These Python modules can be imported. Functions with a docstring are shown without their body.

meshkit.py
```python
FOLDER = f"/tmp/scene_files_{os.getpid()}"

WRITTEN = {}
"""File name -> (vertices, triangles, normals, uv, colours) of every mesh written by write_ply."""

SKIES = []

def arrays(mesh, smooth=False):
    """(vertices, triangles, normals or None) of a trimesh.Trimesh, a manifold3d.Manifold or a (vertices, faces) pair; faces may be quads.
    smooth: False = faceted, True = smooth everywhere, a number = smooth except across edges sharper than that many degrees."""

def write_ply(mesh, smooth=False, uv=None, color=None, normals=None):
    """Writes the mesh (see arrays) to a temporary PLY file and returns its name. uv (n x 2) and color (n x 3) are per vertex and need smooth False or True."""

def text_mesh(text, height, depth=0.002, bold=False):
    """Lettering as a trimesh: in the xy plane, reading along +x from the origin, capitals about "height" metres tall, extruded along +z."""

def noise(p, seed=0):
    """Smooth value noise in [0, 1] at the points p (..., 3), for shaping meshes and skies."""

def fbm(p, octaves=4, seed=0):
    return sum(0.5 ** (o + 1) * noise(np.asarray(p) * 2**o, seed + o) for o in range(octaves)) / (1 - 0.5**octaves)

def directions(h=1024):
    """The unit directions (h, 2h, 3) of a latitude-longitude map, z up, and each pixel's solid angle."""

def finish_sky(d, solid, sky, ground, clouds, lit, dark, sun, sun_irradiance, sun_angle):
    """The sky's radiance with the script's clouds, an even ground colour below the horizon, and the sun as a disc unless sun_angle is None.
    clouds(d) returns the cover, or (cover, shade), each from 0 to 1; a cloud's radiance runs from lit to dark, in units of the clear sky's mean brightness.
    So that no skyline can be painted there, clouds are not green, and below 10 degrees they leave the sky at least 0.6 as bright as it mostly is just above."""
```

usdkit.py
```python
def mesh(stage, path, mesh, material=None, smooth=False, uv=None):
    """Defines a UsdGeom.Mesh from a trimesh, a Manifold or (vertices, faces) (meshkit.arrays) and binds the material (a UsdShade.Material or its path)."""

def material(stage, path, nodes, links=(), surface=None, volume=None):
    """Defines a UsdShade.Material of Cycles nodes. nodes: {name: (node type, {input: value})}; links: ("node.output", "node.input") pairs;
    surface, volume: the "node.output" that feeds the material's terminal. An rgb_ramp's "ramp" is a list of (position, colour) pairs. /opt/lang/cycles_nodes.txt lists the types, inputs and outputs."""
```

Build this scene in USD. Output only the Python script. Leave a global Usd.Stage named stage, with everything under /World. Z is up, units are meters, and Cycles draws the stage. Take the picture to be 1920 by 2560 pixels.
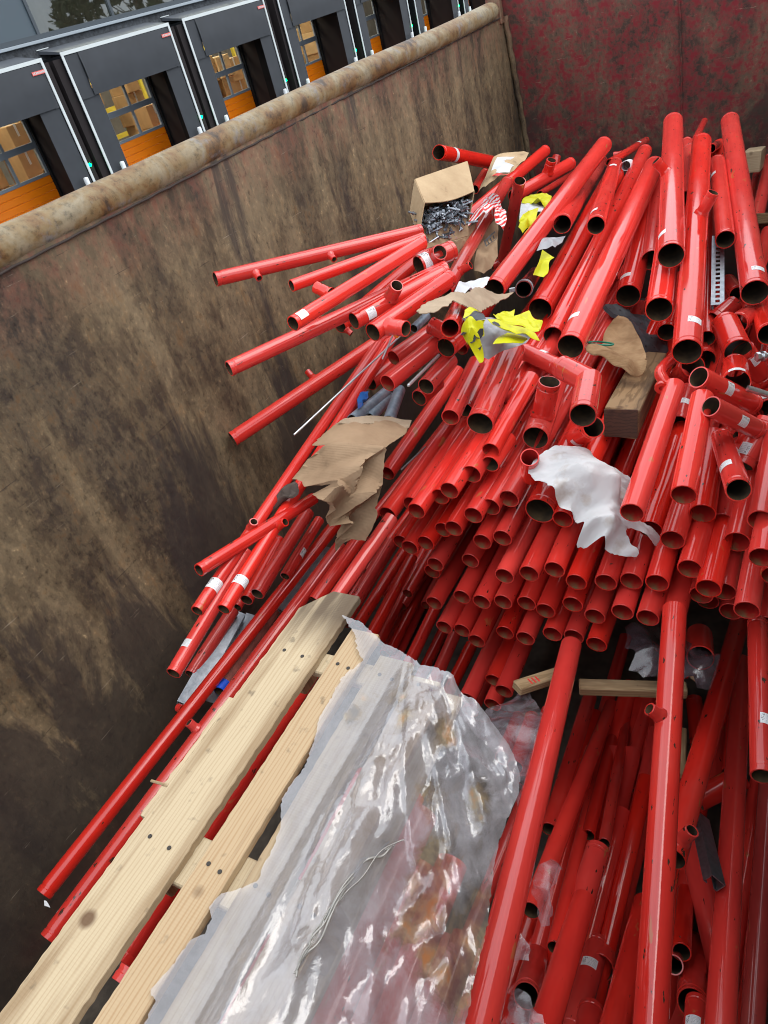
import math, numpy as np, trimesh, usdkit, meshkit
from scipy.interpolate import RBFInterpolator, LinearNDInterpolator
from scipy.spatial import Delaunay
from shapely.geometry import Polygon, Point
import shapely
from pxr import Usd, UsdGeom, UsdLux, UsdShade, Gf, Sdf

# ------------------------------------------------------------------ stage, camera, sky, sun
stage = Usd.Stage.CreateInMemory()
UsdGeom.SetStageUpAxis(stage, UsdGeom.Tokens.z)
UsdGeom.SetStageMetersPerUnit(stage, 1.0)
WORLD = UsdGeom.Xform.Define(stage, '/World')
stage.SetDefaultPrim(WORLD.GetPrim())
UsdGeom.Scope.Define(stage, '/World/Looks')

CAM = np.array([0.0, 0.0, 3.1])
cam = UsdGeom.Camera.Define(stage, '/World/camera')
cam.CreateHorizontalApertureAttr(36.0); cam.CreateVerticalApertureAttr(48.0)
cam.CreateFocalLengthAttr(1804.1 / 1920 * 36.0)
cam.CreateClippingRangeAttr(Gf.Vec2f(0.05, 500))
R_ = (0.44539931, -0.86552731, -0.22908933); D_ = (-0.61781195, -0.11191802, -0.77832047); F_ = (0.6480184, 0.48819753, -0.58458132)
cam.AddTransformOp().Set(Gf.Matrix4d(*R_, 0, *[-d for d in D_], 0, *[-d for d in F_], 0, *CAM, 1))
EXPOSURE = 0.9
cam.CreateExposureAttr(EXPOSURE)

SUN = np.array([0.30, -0.45, 0.86]); SUN /= np.linalg.norm(SUN)
dome = UsdLux.DomeLight.Define(stage, '/World/sky')
skymat = usdkit.material(stage, '/World/Looks/sky_overcast', {
    'sky': ('sky_texture', {'sky_type': 'single_scattering', 'sun_disc': False, 'sun_elevation': math.asin(SUN[2]), 'sun_rotation': math.atan2(SUN[0], SUN[1]), 'aerosol_density': 2.0}),
    'tc': ('texture_coordinate', {}),
    'n': ('noise_texture', {'scale': 2.2, 'detail': 6, 'roughness': 0.55}),
    'r': ('rgb_ramp', {'ramp': [(0.30, (6.2, 6.6, 7.1)), (0.5, (8.6, 9.0, 9.5)), (0.72, (11.5, 11.8, 12.2))]}),
    'm': ('mix_color', {'fac': 0.9}),
    'b': ('background_shader', {'strength': 0.118})},
    [('tc.generated', 'n.vector'), ('n.fac', 'r.fac'), ('sky.color', 'm.a'), ('r.color', 'm.b'), ('m.result', 'b.color')], surface='b.background')
UsdShade.MaterialBindingAPI.Apply(dome.GetPrim()).Bind(skymat)
sun = UsdLux.DistantLight.Define(stage, '/World/sun')
sun.CreateNormalizeAttr(True); sun.CreateIntensityAttr(0.24); sun.CreateAngleAttr(45.0); sun.CreateColorAttr(Gf.Vec3f(1.0, 0.96, 0.9))
sx = np.cross([0, 0, 1.0], SUN); sx /= np.linalg.norm(sx); sy = np.cross(SUN, sx)
sun.AddTransformOp().Set(Gf.Matrix4d(*sx, 0, *sy, 0, *SUN, 0, 0, 0, 30, 1))

# ------------------------------------------------------------------ helpers
USED = {}
def unique(parent, name):
    k = USED.get((parent, name), 0); USED[(parent, name)] = k + 1
    return f'{parent}/{name}' if k == 0 else f'{parent}/{name}_{k:03d}'
def tag(prim, label=None, cat=None, group=None, kind=None):
    p = prim.GetPrim() if hasattr(prim, 'GetPrim') else prim
    for k, v in (('label', label), ('category', cat), ('group', group), ('kind', kind)):
        if v: p.SetCustomDataByKey(k, v)
    return prim
def thing(name, label, cat, matrix=None, loc=None, group=None, kind=None):
    x = UsdGeom.Xform.Define(stage, unique('/World', name))
    if matrix is not None: x.AddTransformOp().Set(matrix)
    elif loc is not None: x.AddTranslateOp().Set(Gf.Vec3d(*map(float, loc)))
    tag(x, label, cat, group, kind)
    return str(x.GetPath())
def obj(parent, name, mesh, m, smooth=False, label=None, uv=None):
    p = usdkit.mesh(stage, unique(parent, name), mesh, '/World/Looks/' + m, smooth=smooth, uv=uv)
    if label: p.GetPrim().SetCustomDataByKey('label', label)
    return str(p.GetPath())
def single(name, mesh, m, label, cat, group=None, kind=None, smooth=False, uv=None):
    p = usdkit.mesh(stage, unique('/World', name), mesh, '/World/Looks/' + m, smooth=smooth, uv=uv)
    tag(p, label, cat, group, kind)
    return str(p.GetPath())
def frame(p0, p1, up=(0, 0, 1.0)):
    p0 = np.array(p0, float); a = np.array(p1, float) - p0; L = np.linalg.norm(a); a = a / L
    e1 = np.cross(up, a); n = np.linalg.norm(e1)
    e1 = e1 / n if n > .05 else np.array([0, 1.0, 0])
    e1 = e1 - a * (e1 @ a); e1 /= np.linalg.norm(e1); e2 = np.cross(a, e1)
    return Gf.Matrix4d(*e1, 0, *e2, 0, *a, 0, *p0, 1), L, e1, e2, a
def box(x0, x1, y0, y1, z0, z1, b=0.0):
    if b <= 0:
        m = trimesh.creation.box((x1 - x0, y1 - y0, z1 - z0)); m.apply_translation(((x0 + x1) / 2, (y0 + y1) / 2, (z0 + z1) / 2)); return m
    pts = []
    for sx_ in (0, 1):
        for sy_ in (0, 1):
            for sz_ in (0, 1):
                c = np.array([x1 if sx_ else x0, y1 if sy_ else y0, z1 if sz_ else z0], float); s = np.array([-1 if sx_ else 1, -1 if sy_ else 1, -1 if sz_ else 1])
                for k in range(3):
                    d = np.array([b, b, b]) * s; d[k] = 0; pts.append(c + d)
    return trimesh.convex.convex_hull(np.array(pts))
def joined(ms): return trimesh.util.concatenate(ms)
def revolve(profile, n=28, a0=0.0, a1=2 * math.pi):
    """profile: (r, z) pairs; outward normals when z rises with the surface outside"""
    pr = np.array(profile, float); full = abs(a1 - a0 - 2 * math.pi) < 1e-6
    ang = np.linspace(a0, a1, n + 1)[:n] if full else np.linspace(a0, a1, n)
    m = len(ang); k = len(pr)
    v = np.stack([np.outer(np.cos(ang), pr[:, 0]), np.outer(np.sin(ang), pr[:, 0]), np.tile(pr[:, 1], (m, 1))], -1).reshape(-1, 3)
    f = []
    for i in range(m if full else m - 1):
        j = (i + 1) % m
        for q in range(k - 1):
            a, b, c, d = i * k + q, j * k + q, j * k + q + 1, i * k + q + 1
            f += [(a, b, c), (a, c, d)]
    return trimesh.Trimesh(v, np.array(f), process=False)
def tube(path, r, n=8, caps=True):
    path = np.array(path, float); r = np.broadcast_to(r, len(path)); vs, fs = [], []
    t = np.gradient(path, axis=0); t /= np.linalg.norm(t, axis=1, keepdims=True)
    e = np.cross(t[0], [0.3, 0.2, 0.93]); e /= np.linalg.norm(e)
    for i in range(len(path)):
        e = e - t[i] * (e @ t[i]); e /= np.linalg.norm(e); g = np.cross(t[i], e)
        a = np.linspace(0, 2 * math.pi, n, endpoint=False)
        vs.append(path[i] + r[i] * (np.cos(a)[:, None] * e + np.sin(a)[:, None] * g))
    for i in range(len(path) - 1):
        for k in range(n):
            k2 = (k + 1) % n; fs += [(i * n + k, i * n + k2, (i + 1) * n + k2), (i * n + k, (i + 1) * n + k2, (i + 1) * n + k)]
    v = np.vstack(vs); L = len(v)
    if caps:
        v = np.vstack([v, path[0], path[-1]])
        for k in range(n):
            k2 = (k + 1) % n; fs += [(L, k2, k), (L + 1, L - n + k, L - n + k2)]
    return trimesh.Trimesh(v, np.array(fs), process=False)
def place(mesh, M):
    m = mesh.copy(); v = np.c_[m.vertices, np.ones(len(m.vertices))] @ np.array(M); m.vertices = v[:, :3]; return m
ORD = ['first', 'second', 'third', 'fourth', 'fifth', 'sixth', 'seventh', 'eighth', 'ninth', 'tenth', 'eleventh', 'twelfth']

# ------------------------------------------------------------------ materials
def mat(name, nodes, links, surface): usdkit.material(stage, '/World/Looks/' + name, nodes, links, surface=surface)
def plain(name, color, rough=0.5, metallic=0.0, spec=0.5, noise=0.0, scale=20.0, bump=0.0, coat=0.0):
    n = {'p': ('principled_bsdf', {'base_color': color, 'roughness': rough, 'metallic': metallic, 'specular_ior_level': spec, 'coat_weight': coat})}
    l = []
    if noise > 0 or bump > 0:
        n['tc'] = ('texture_coordinate', {}); n['n'] = ('noise_texture', {'scale': scale, 'detail': 5, 'roughness': 0.6}); l.append(('tc.object', 'n.vector'))
    if noise > 0:
        lo = tuple(c * (1 - noise) for c in color); hi = tuple(min(1, c * (1 + noise)) for c in color)
        n['r'] = ('rgb_ramp', {'ramp': [(0.3, lo), (0.7, hi)]}); l += [('n.fac', 'r.fac'), ('r.color', 'p.base_color')]
    if bump > 0:
        n['b'] = ('bump', {'strength': 0.6, 'distance': bump}); l += [('n.fac', 'b.height'), ('b.normal', 'p.normal')]
    mat(name, n, l, 'p.BSDF')

def red_paint(name, hi, lo, dust, chip=0.70):
    mat(name, {
        'tc': ('texture_coordinate', {}), 'oi': ('object_info', {}),
        'off': ('vector_math', {'math_type': 'multiply_add', 'vector2': (1, 1, 1)}), 'rv': ('combine_xyz', {}), 'rm': ('math', {'math_type': 'multiply', 'value2': 37.0}),
        'mp': ('mapping', {'scale': (1, 1, 0.35)}),
        'n1': ('noise_texture', {'scale': 9, 'detail': 5, 'roughness': 0.6}),
        'n2': ('noise_texture', {'scale': 55, 'detail': 4, 'roughness': 0.6}),
        'n3': ('noise_texture', {'scale': 26, 'detail': 3, 'roughness': 0.5, 'distortion': 0.6}),
        'nd': ('noise_texture', {'scale': 5.0, 'detail': 4, 'roughness': 0.6}),
        'base': ('rgb_ramp', {'ramp': [(0.30, lo), (0.68, hi)]}),
        'hv': ('hsv', {'saturation': 1.0}), 'vr': ('map_range', {'from_min': 0, 'from_max': 1, 'to_min': 0.78, 'to_max': 1.15}),
        'dm': ('rgb_ramp', {'ramp': [(0.50, (0, 0, 0)), (0.74, (dust, dust, dust))]}),
        'dc': ('mix_color', {'b': (0.46, 0.12, 0.10)}), 'sr_': ('map_range', {'from_min': 0, 'from_max': 1, 'to_min': 1.0, 'to_max': 0.95}), 'r2': ('math', {'math_type': 'multiply', 'value2': 7.31}), 'r3': ('math', {'math_type': 'fraction'}),
        'cm': ('rgb_ramp', {'ramp': [(chip, (0, 0, 0)), (chip + 0.025, (1, 1, 1))]}),
        'cc': ('mix_color', {'b': (0.035, 0.018, 0.012)}),
        'sm': ('rgb_ramp', {'ramp': [(0.69, (0, 0, 0)), (0.74, (1, 1, 1))]}), 'sf': ('math', {'math_type': 'multiply', 'value2': 0.55}),
        'sc': ('mix_color', {'b': (0.33, 0.16, 0.05)}),
        'rg': ('map_range', {'from_min': 0.35, 'from_max': 0.75, 'to_min': 0.07, 'to_max': 0.25}),
        'bp': ('bump', {'strength': 0.22, 'distance': 0.0016}),
        'p': ('principled_bsdf', {'specular_ior_level': 0.55, 'coat_weight': 0.3, 'coat_roughness': 0.05})},
        [('tc.object', 'mp.vector'), ('oi.random', 'rm.value1'), ('rm.value', 'rv.x'), ('rm.value', 'rv.z'), ('mp.vector', 'off.vector1'), ('rv.vector', 'off.vector3'),
         ('off.vector', 'n1.vector'), ('off.vector', 'n2.vector'), ('off.vector', 'n3.vector'), ('off.vector', 'nd.vector'),
         ('n1.fac', 'base.fac'), ('base.color', 'hv.color'), ('oi.random', 'vr.value'), ('vr.result', 'hv.value'), ('oi.random', 'r2.value1'), ('r2.value', 'r3.value1'), ('r3.value', 'sr_.value'), ('sr_.result', 'hv.saturation'), ('hv.color', 'dc.a'), ('nd.fac', 'dm.fac'), ('dm.color', 'dc.fac'),
         ('dc.result', 'cc.a'), ('n2.fac', 'cm.fac'), ('cm.color', 'cc.fac'), ('n3.fac', 'sm.fac'), ('sm.color', 'sf.value1'), ('sf.value', 'sc.fac'), ('cc.result', 'sc.a'),
         ('sc.result', 'p.base_color'), ('nd.fac', 'rg.value'), ('rg.result', 'p.roughness'), ('n2.fac', 'bp.height'), ('bp.normal', 'p.normal')], 'p.BSDF')
red_paint('red_paint', (0.66, 0.020, 0.009), (0.54, 0.012, 0.007), 0.09, 0.685)
red_paint('red_paint_worn', (0.62, 0.022, 0.012), (0.49, 0.013, 0.009), 0.26, 0.645)
red_paint('red_paint_dusty', (0.42, 0.035, 0.028), (0.30, 0.022, 0.02), 0.6, 0.68)

def two_tone(name, a, b, scale, r0=0.45, r1=0.6, rough=0.6, stretch=(1, 1, 1), bump=0.0, metallic=0.0, spec=0.4):
    n = {'tc': ('texture_coordinate', {}), 'mp': ('mapping', {'scale': stretch}), 'n': ('noise_texture', {'scale': scale, 'detail': 6, 'roughness': 0.62}),
         'r': ('rgb_ramp', {'ramp': [(r0, a), (r1, b)]}), 'bp': ('bump', {'strength': 0.5, 'distance': max(bump, 1e-5)}), 'p': ('principled_bsdf', {'roughness': rough, 'metallic': metallic, 'specular_ior_level': spec})}
    mat(name, n, [('tc.object', 'mp.vector'), ('mp.vector', 'n.vector'), ('n.fac', 'r.fac'), ('r.color', 'p.base_color'), ('n.fac', 'bp.height')] + ([('bp.normal', 'p.normal')] if bump > 0 else []), 'p.BSDF')
two_tone('bore_dark', (0.028, 0.018, 0.011), (0.105, 0.064, 0.028), 14, 0.42, 0.72, 0.75)
two_tone('bore_red', (0.40, 0.014, 0.012), (0.20, 0.115, 0.055), 11, 0.52, 0.66, 0.5)
two_tone('galvanised', (0.30, 0.34, 0.38), (0.44, 0.48, 0.52), 26, 0.4, 0.6, 0.38, metallic=0.75)
two_tone('conduit', (0.20, 0.26, 0.32), (0.30, 0.36, 0.42), 20, 0.4, 0.6, 0.42, metallic=0.4)
plain('zinc', (0.62, 0.65, 0.68), 0.25, 0.95, noise=0.15, scale=60)
plain('zinc_dark', (0.22, 0.24, 0.27), 0.32, 0.9, noise=0.2, scale=60)
plain('rod_steel', (0.55, 0.60, 0.64), 0.3, 0.9)
plain('blue_plastic', (0.01, 0.07, 0.50), 0.4)
plain('green_plastic', (0.0, 0.16, 0.10), 0.35)
plain('orange_plastic', (0.85, 0.22, 0.01), 0.4)
plain('white_plastic', (0.72, 0.76, 0.80), 0.4)
plain('black_ink', (0.012, 0.012, 0.014), 0.5)
plain('red_ink', (0.65, 0.02, 0.02), 0.5)
plain('dust_pipe', (0.27, 0.075, 0.055), 0.75, noise=0.35, scale=14)

def cardboard(name, a, b, stripes=0.0, wet=(0.08, 0.05, 0.03)):
    n = {'tc': ('texture_coordinate', {}), 'n': ('noise_texture', {'scale': 7, 'detail': 6, 'roughness': 0.6}), 'n2': ('noise_texture', {'scale': 90, 'detail': 3}),
         'r': ('rgb_ramp', {'ramp': [(0.22, wet), (0.38, a), (0.68, b)]}), 'w': ('wave_texture', {'scale': 42, 'distortion': 0.6, 'detail': 1}),
         'h': ('mix_float', {'fac': stripes}), 'bp': ('bump', {'strength': 0.55, 'distance': 0.0025}), 'p': ('principled_bsdf', {'roughness': 0.85, 'specular_ior_level': 0.2})}
    mat(name, n, [('tc.object', 'n.vector'), ('tc.object', 'n2.vector'), ('tc.object', 'w.vector'), ('n.fac', 'r.fac'), ('r.color', 'p.base_color'), ('n2.fac', 'h.a'), ('w.fac', 'h.b'), ('h.result', 'bp.height'), ('bp.normal', 'p.normal')], 'p.BSDF')
cardboard('carton_tan', (0.36, 0.255, 0.15), (0.45, 0.33, 0.20))
cardboard('carton_brown', (0.25, 0.165, 0.10), (0.33, 0.225, 0.14), 0.25, (0.10, 0.065, 0.04))
cardboard('carton_corrugated', (0.30, 0.23, 0.16), (0.40, 0.31, 0.22), 0.8)
cardboard('carton_wet', (0.16, 0.085, 0.038), (0.33, 0.215, 0.115), 0.5, (0.035, 0.02, 0.012))
cardboard('kraft', (0.26, 0.175, 0.105), (0.38, 0.27, 0.17), 0.0)

def wood(name, pale, mid, knot, stretch=(0.35, 4.5, 4.5), rough=0.7, dirt=0.0, end_dark=50.0):
    n = {'tc': ('texture_coordinate', {}), 'oi': ('object_info', {}), 'rm': ('math', {'math_type': 'multiply', 'value2': 23.0}), 'rv': ('combine_xyz', {}), 'mp': ('mapping', {'scale': stretch}),
         'ad': ('vector_math', {'math_type': 'add'}), 'w': ('wave_texture', {'bands_direction': 'y', 'scale': 7.5, 'distortion': 9.0, 'detail': 3, 'detail_scale': 0.8, 'detail_roughness': 0.6}), 'saw': ('wave_texture', {'bands_direction': 'x', 'scale': 60, 'distortion': 3.0, 'detail': 2}), 'hs': ('mix_float', {'fac': 0.45}),
         'n': ('noise_texture', {'scale': 3.2, 'detail': 5, 'roughness': 0.6}), 'v': ('noise_texture', {'scale': 30, 'detail': 4}), 'ex': ('separate_xyz', {}), 'er': ('map_range', {'from_min': end_dark, 'from_max': end_dark + 0.12, 'to_min': 0.0, 'to_max': 0.9, 'clamp': True}), 'en': ('rgb_ramp', {'ramp': [(0.36, (0.3, 0.3, 0.3)), (0.52, (1, 1, 1))]}), 'em': ('math', {'math_type': 'multiply'}), 'ec': ('mix_color', {'b': (0.085, 0.06, 0.04)}), 'kv': ('voronoi_texture', {'scale': 6.5}), 'kr': ('rgb_ramp', {'ramp': [(0.07, (0.9, 0.9, 0.9)), (0.13, (0, 0, 0))]}), 'kc': ('mix_color', {'b': (0.10, 0.052, 0.026)}),
         'r': ('rgb_ramp', {'ramp': [(0.0, mid), (0.35, pale), (1.0, pale)]}), 'sm': ('rgb_ramp', {'ramp': [(0.49, (0, 0, 0)), (0.63, (0.7, 0.7, 0.7))]}), 'mx': ('mix_color', {'b': knot}),
         'fm': ('rgb_ramp', {'ramp': [(0.635, (0, 0, 0)), (0.74, (0.7 * dirt, 0.7 * dirt, 0.7 * dirt))]}), 'fx': ('mix_color', {'b': (0.05, 0.04, 0.03)}),
         'hm': ('mix_float', {'fac': 0.6}), 'bp': ('bump', {'strength': 0.5, 'distance': 0.0009}), 'p': ('principled_bsdf', {'roughness': rough, 'specular_ior_level': 0.25})}
    mat(name, n, [('tc.object', 'mp.vector'), ('oi.random', 'rm.value1'), ('rm.value', 'rv.x'), ('rm.value', 'rv.y'), ('mp.vector', 'ad.vector1'), ('rv.vector', 'ad.vector2'), ('ad.vector', 'w.vector'), ('ad.vector', 'n.vector'), ('tc.object', 'v.vector'),
        ('w.fac', 'r.fac'), ('r.color', 'mx.a'), ('n.fac', 'sm.fac'), ('sm.color', 'mx.fac'), ('tc.object', 'ex.vector'), ('ex.x', 'er.value'), ('n.fac', 'en.fac'), ('er.result', 'em.value1'), ('en.color', 'em.value2'), ('mx.result', 'ec.a'), ('em.value', 'ec.fac'), ('tc.object', 'kv.vector'), ('kv.distance', 'kr.fac'), ('kr.color', 'kc.fac'), ('ec.result', 'kc.a'), ('kc.result', 'fx.a'), ('v.fac', 'fm.fac'), ('fm.color', 'fx.fac'), ('fx.result', 'p.base_color'), ('tc.object', 'saw.vector'), ('saw.fac', 'hs.a'), ('w.fac', 'hs.b'), ('hs.result', 'hm.a'), ('v.fac', 'hm.b'), ('hm.result', 'bp.height'), ('bp.normal', 'p.normal')], 'p.BSDF')
wood('pine', (0.43, 0.345, 0.225), (0.37, 0.285, 0.175), (0.20, 0.125, 0.062), dirt=0.7)
wood('pine_ragged', (0.43, 0.345, 0.225), (0.37, 0.285, 0.175), (0.20, 0.125, 0.062), dirt=0.7, end_dark=0.52)
wood('pine_warm', (0.39, 0.285, 0.17), (0.33, 0.22, 0.12), (0.19, 0.11, 0.055), dirt=0.7)
wood('wood_old', (0.25, 0.155, 0.078), (0.15, 0.088, 0.042), (0.07, 0.042, 0.025), stretch=(4, 4, 0.6), dirt=0.7)
wood('wood_end', (0.075, 0.04, 0.028), (0.05, 0.028, 0.02), (0.03, 0.02, 0.016), stretch=(3, 3, 3), dirt=0.5)
wood('wood_beam', (0.34, 0.235, 0.13), (0.25, 0.165, 0.085), (0.14, 0.09, 0.05), stretch=(4, 4, 0.5), dirt=0.6)

# steel of the skip, in world coordinates
def steel(name, along, cols, red, red_lo, red_hi, red_amt, gloss):
    n = {'g': ('geometry', {}), 'mp': ('mapping', {'scale': along}), 'mp2': ('mapping', {'scale': (2.2 * along[0], 2.2 * along[1], 6.0 * along[2])}), 'mps': ('mapping', {'rotation': (0.0, 0.5, 0.0), 'scale': (2.2, 2.2, 40.0)}),
         'big': ('noise_texture', {'scale': 1.05, 'detail': 9, 'roughness': 0.62, 'distortion': 0.35}),
         'mid': ('noise_texture', {'scale': 3.0, 'detail': 9, 'roughness': 0.7, 'distortion': 0.2}),
         'fin': ('noise_texture', {'scale': 42, 'detail': 5, 'roughness': 0.65}),
         'scr': ('noise_texture', {'scale': 1.6, 'detail': 6, 'roughness': 0.75}),
         'pat': ('noise_texture', {'scale': 1.1, 'detail': 10, 'roughness': 0.68, 'distortion': 0.6}),
         'rb': ('rgb_ramp', {'ramp': [(0.38, cols[0]), (0.46, cols[1]), (0.50, cols[2]), (0.60, cols[3])]}),
         'rm': ('rgb_ramp', {'ramp': [(0.42, cols[0]), (0.47, cols[1]), (0.56, cols[2]), (0.66, cols[4])]}), 'm1': ('mix_color', {'fac': 0.45}),
         'fr': ('rgb_ramp', {'ramp': [(0.30, (0.45, 0.45, 0.45)), (0.42, (0.92, 0.92, 0.92)), (0.58, (1.06, 1.06, 1.06)), (0.68, (1.5, 1.47, 1.42)), (0.74, (2.8, 2.7, 2.5))]}), 'mpf': ('mapping', {'scale': (1.0, 1.0, 0.75)}), 'm2': ('mix_color', {'blend_type': 'multiply', 'fac': 1.0, 'use_clamp': False}),
         'sp': ('separate_xyz', {}), 'zr': ('map_range', {'from_min': red_lo, 'from_max': red_hi, 'to_min': 0.0, 'to_max': red_amt, 'clamp': True}), 'rn': ('rgb_ramp', {'ramp': [(0.42, (0, 0, 0)), (0.60, (1, 1, 1))]}), 'rx': ('math', {'math_type': 'multiply'}), 'm3': ('mix_color', {'b': red}),
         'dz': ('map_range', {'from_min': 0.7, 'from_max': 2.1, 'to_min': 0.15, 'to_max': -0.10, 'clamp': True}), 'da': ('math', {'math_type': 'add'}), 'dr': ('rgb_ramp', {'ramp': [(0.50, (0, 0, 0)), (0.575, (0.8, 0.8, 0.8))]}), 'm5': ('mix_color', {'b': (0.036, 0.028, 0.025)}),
         'sr': ('rgb_ramp', {'ramp': [(0.655, (0, 0, 0)), (0.685, (0.55, 0.55, 0.55))]}), 'm4': ('mix_color', {'b': (0.34, 0.29, 0.22)}),
         'dk': ('rgb_ramp', {'ramp': [(0.33, (0.7, 0.7, 0.7)), (0.36, (0, 0, 0))]}), 'm6': ('mix_color', {'b': (0.03, 0.022, 0.018)}),
         'rr': ('map_range', {'from_min': 0.35, 'from_max': 0.7, 'to_min': gloss[0], 'to_max': gloss[1]}), 'ha': ('mix_float', {'fac': 0.5}), 'bp': ('bump', {'strength': 0.5, 'distance': 0.006}),
         'p': ('principled_bsdf', {'specular_ior_level': 0.35})}
    l = [('g.position', 'mp.vector'), ('g.position', 'mp2.vector'), ('g.position', 'mps.vector'), ('mp.vector', 'big.vector'), ('mp2.vector', 'mid.vector'), ('g.position', 'mpf.vector'), ('mpf.vector', 'fin.vector'), ('mps.vector', 'scr.vector'), ('mp.vector', 'pat.vector'),
         ('big.fac', 'rb.fac'), ('mid.fac', 'rm.fac'), ('rb.color', 'm1.a'), ('rm.color', 'm1.b'), ('m1.result', 'm2.a'), ('fin.fac', 'fr.fac'), ('fr.color', 'm2.b'),
         ('g.position', 'sp.vector'), ('sp.z', 'zr.value'), ('mid.fac', 'rn.fac'), ('zr.result', 'rx.value1'), ('rn.color', 'rx.value2'), ('m2.result', 'm3.a'), ('rx.value', 'm3.fac'),
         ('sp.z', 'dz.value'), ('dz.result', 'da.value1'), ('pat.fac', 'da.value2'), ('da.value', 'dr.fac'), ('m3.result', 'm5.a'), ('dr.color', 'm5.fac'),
         ('scr.fac', 'sr.fac'), ('sr.color', 'm4.fac'), ('m5.result', 'm4.a'), ('scr.fac', 'dk.fac'), ('dk.color', 'm6.fac'), ('m4.result', 'm6.a'), ('m6.result', 'p.base_color'),
         ('mid.fac', 'rr.value'), ('rr.result', 'p.roughness'), ('mid.fac', 'ha.a'), ('fin.fac', 'ha.b'), ('ha.result', 'bp.height'), ('bp.normal', 'p.normal')]
    mat(name, n, l, 'p.BSDF')
steel('skip_wall_steel', (2.8, 2.8, 0.6), [(0.042, 0.032, 0.024), (0.082, 0.058, 0.034), (0.155, 0.114, 0.065), (0.235, 0.178, 0.105), (0.19, 0.105, 0.042)], (0.15, 0.026, 0.028), 2.34, 2.68, 0.6, (0.5, 0.8))
steel('skip_end_steel', (2.0, 2.2, 0.9), [(0.040, 0.030, 0.026), (0.085, 0.058, 0.044), (0.135, 0.095, 0.066), (0.17, 0.125, 0.085), (0.13, 0.08, 0.06)], (0.18, 0.009, 0.020), -2.0, -1.0, 0.85, (0.35, 0.65))
two_tone('skip_rail_steel', (0.20, 0.115, 0.05), (0.36, 0.30, 0.21), 6, 0.36, 0.58, 0.55, stretch=(1, 1, 2.0), bump=0.004)
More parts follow.
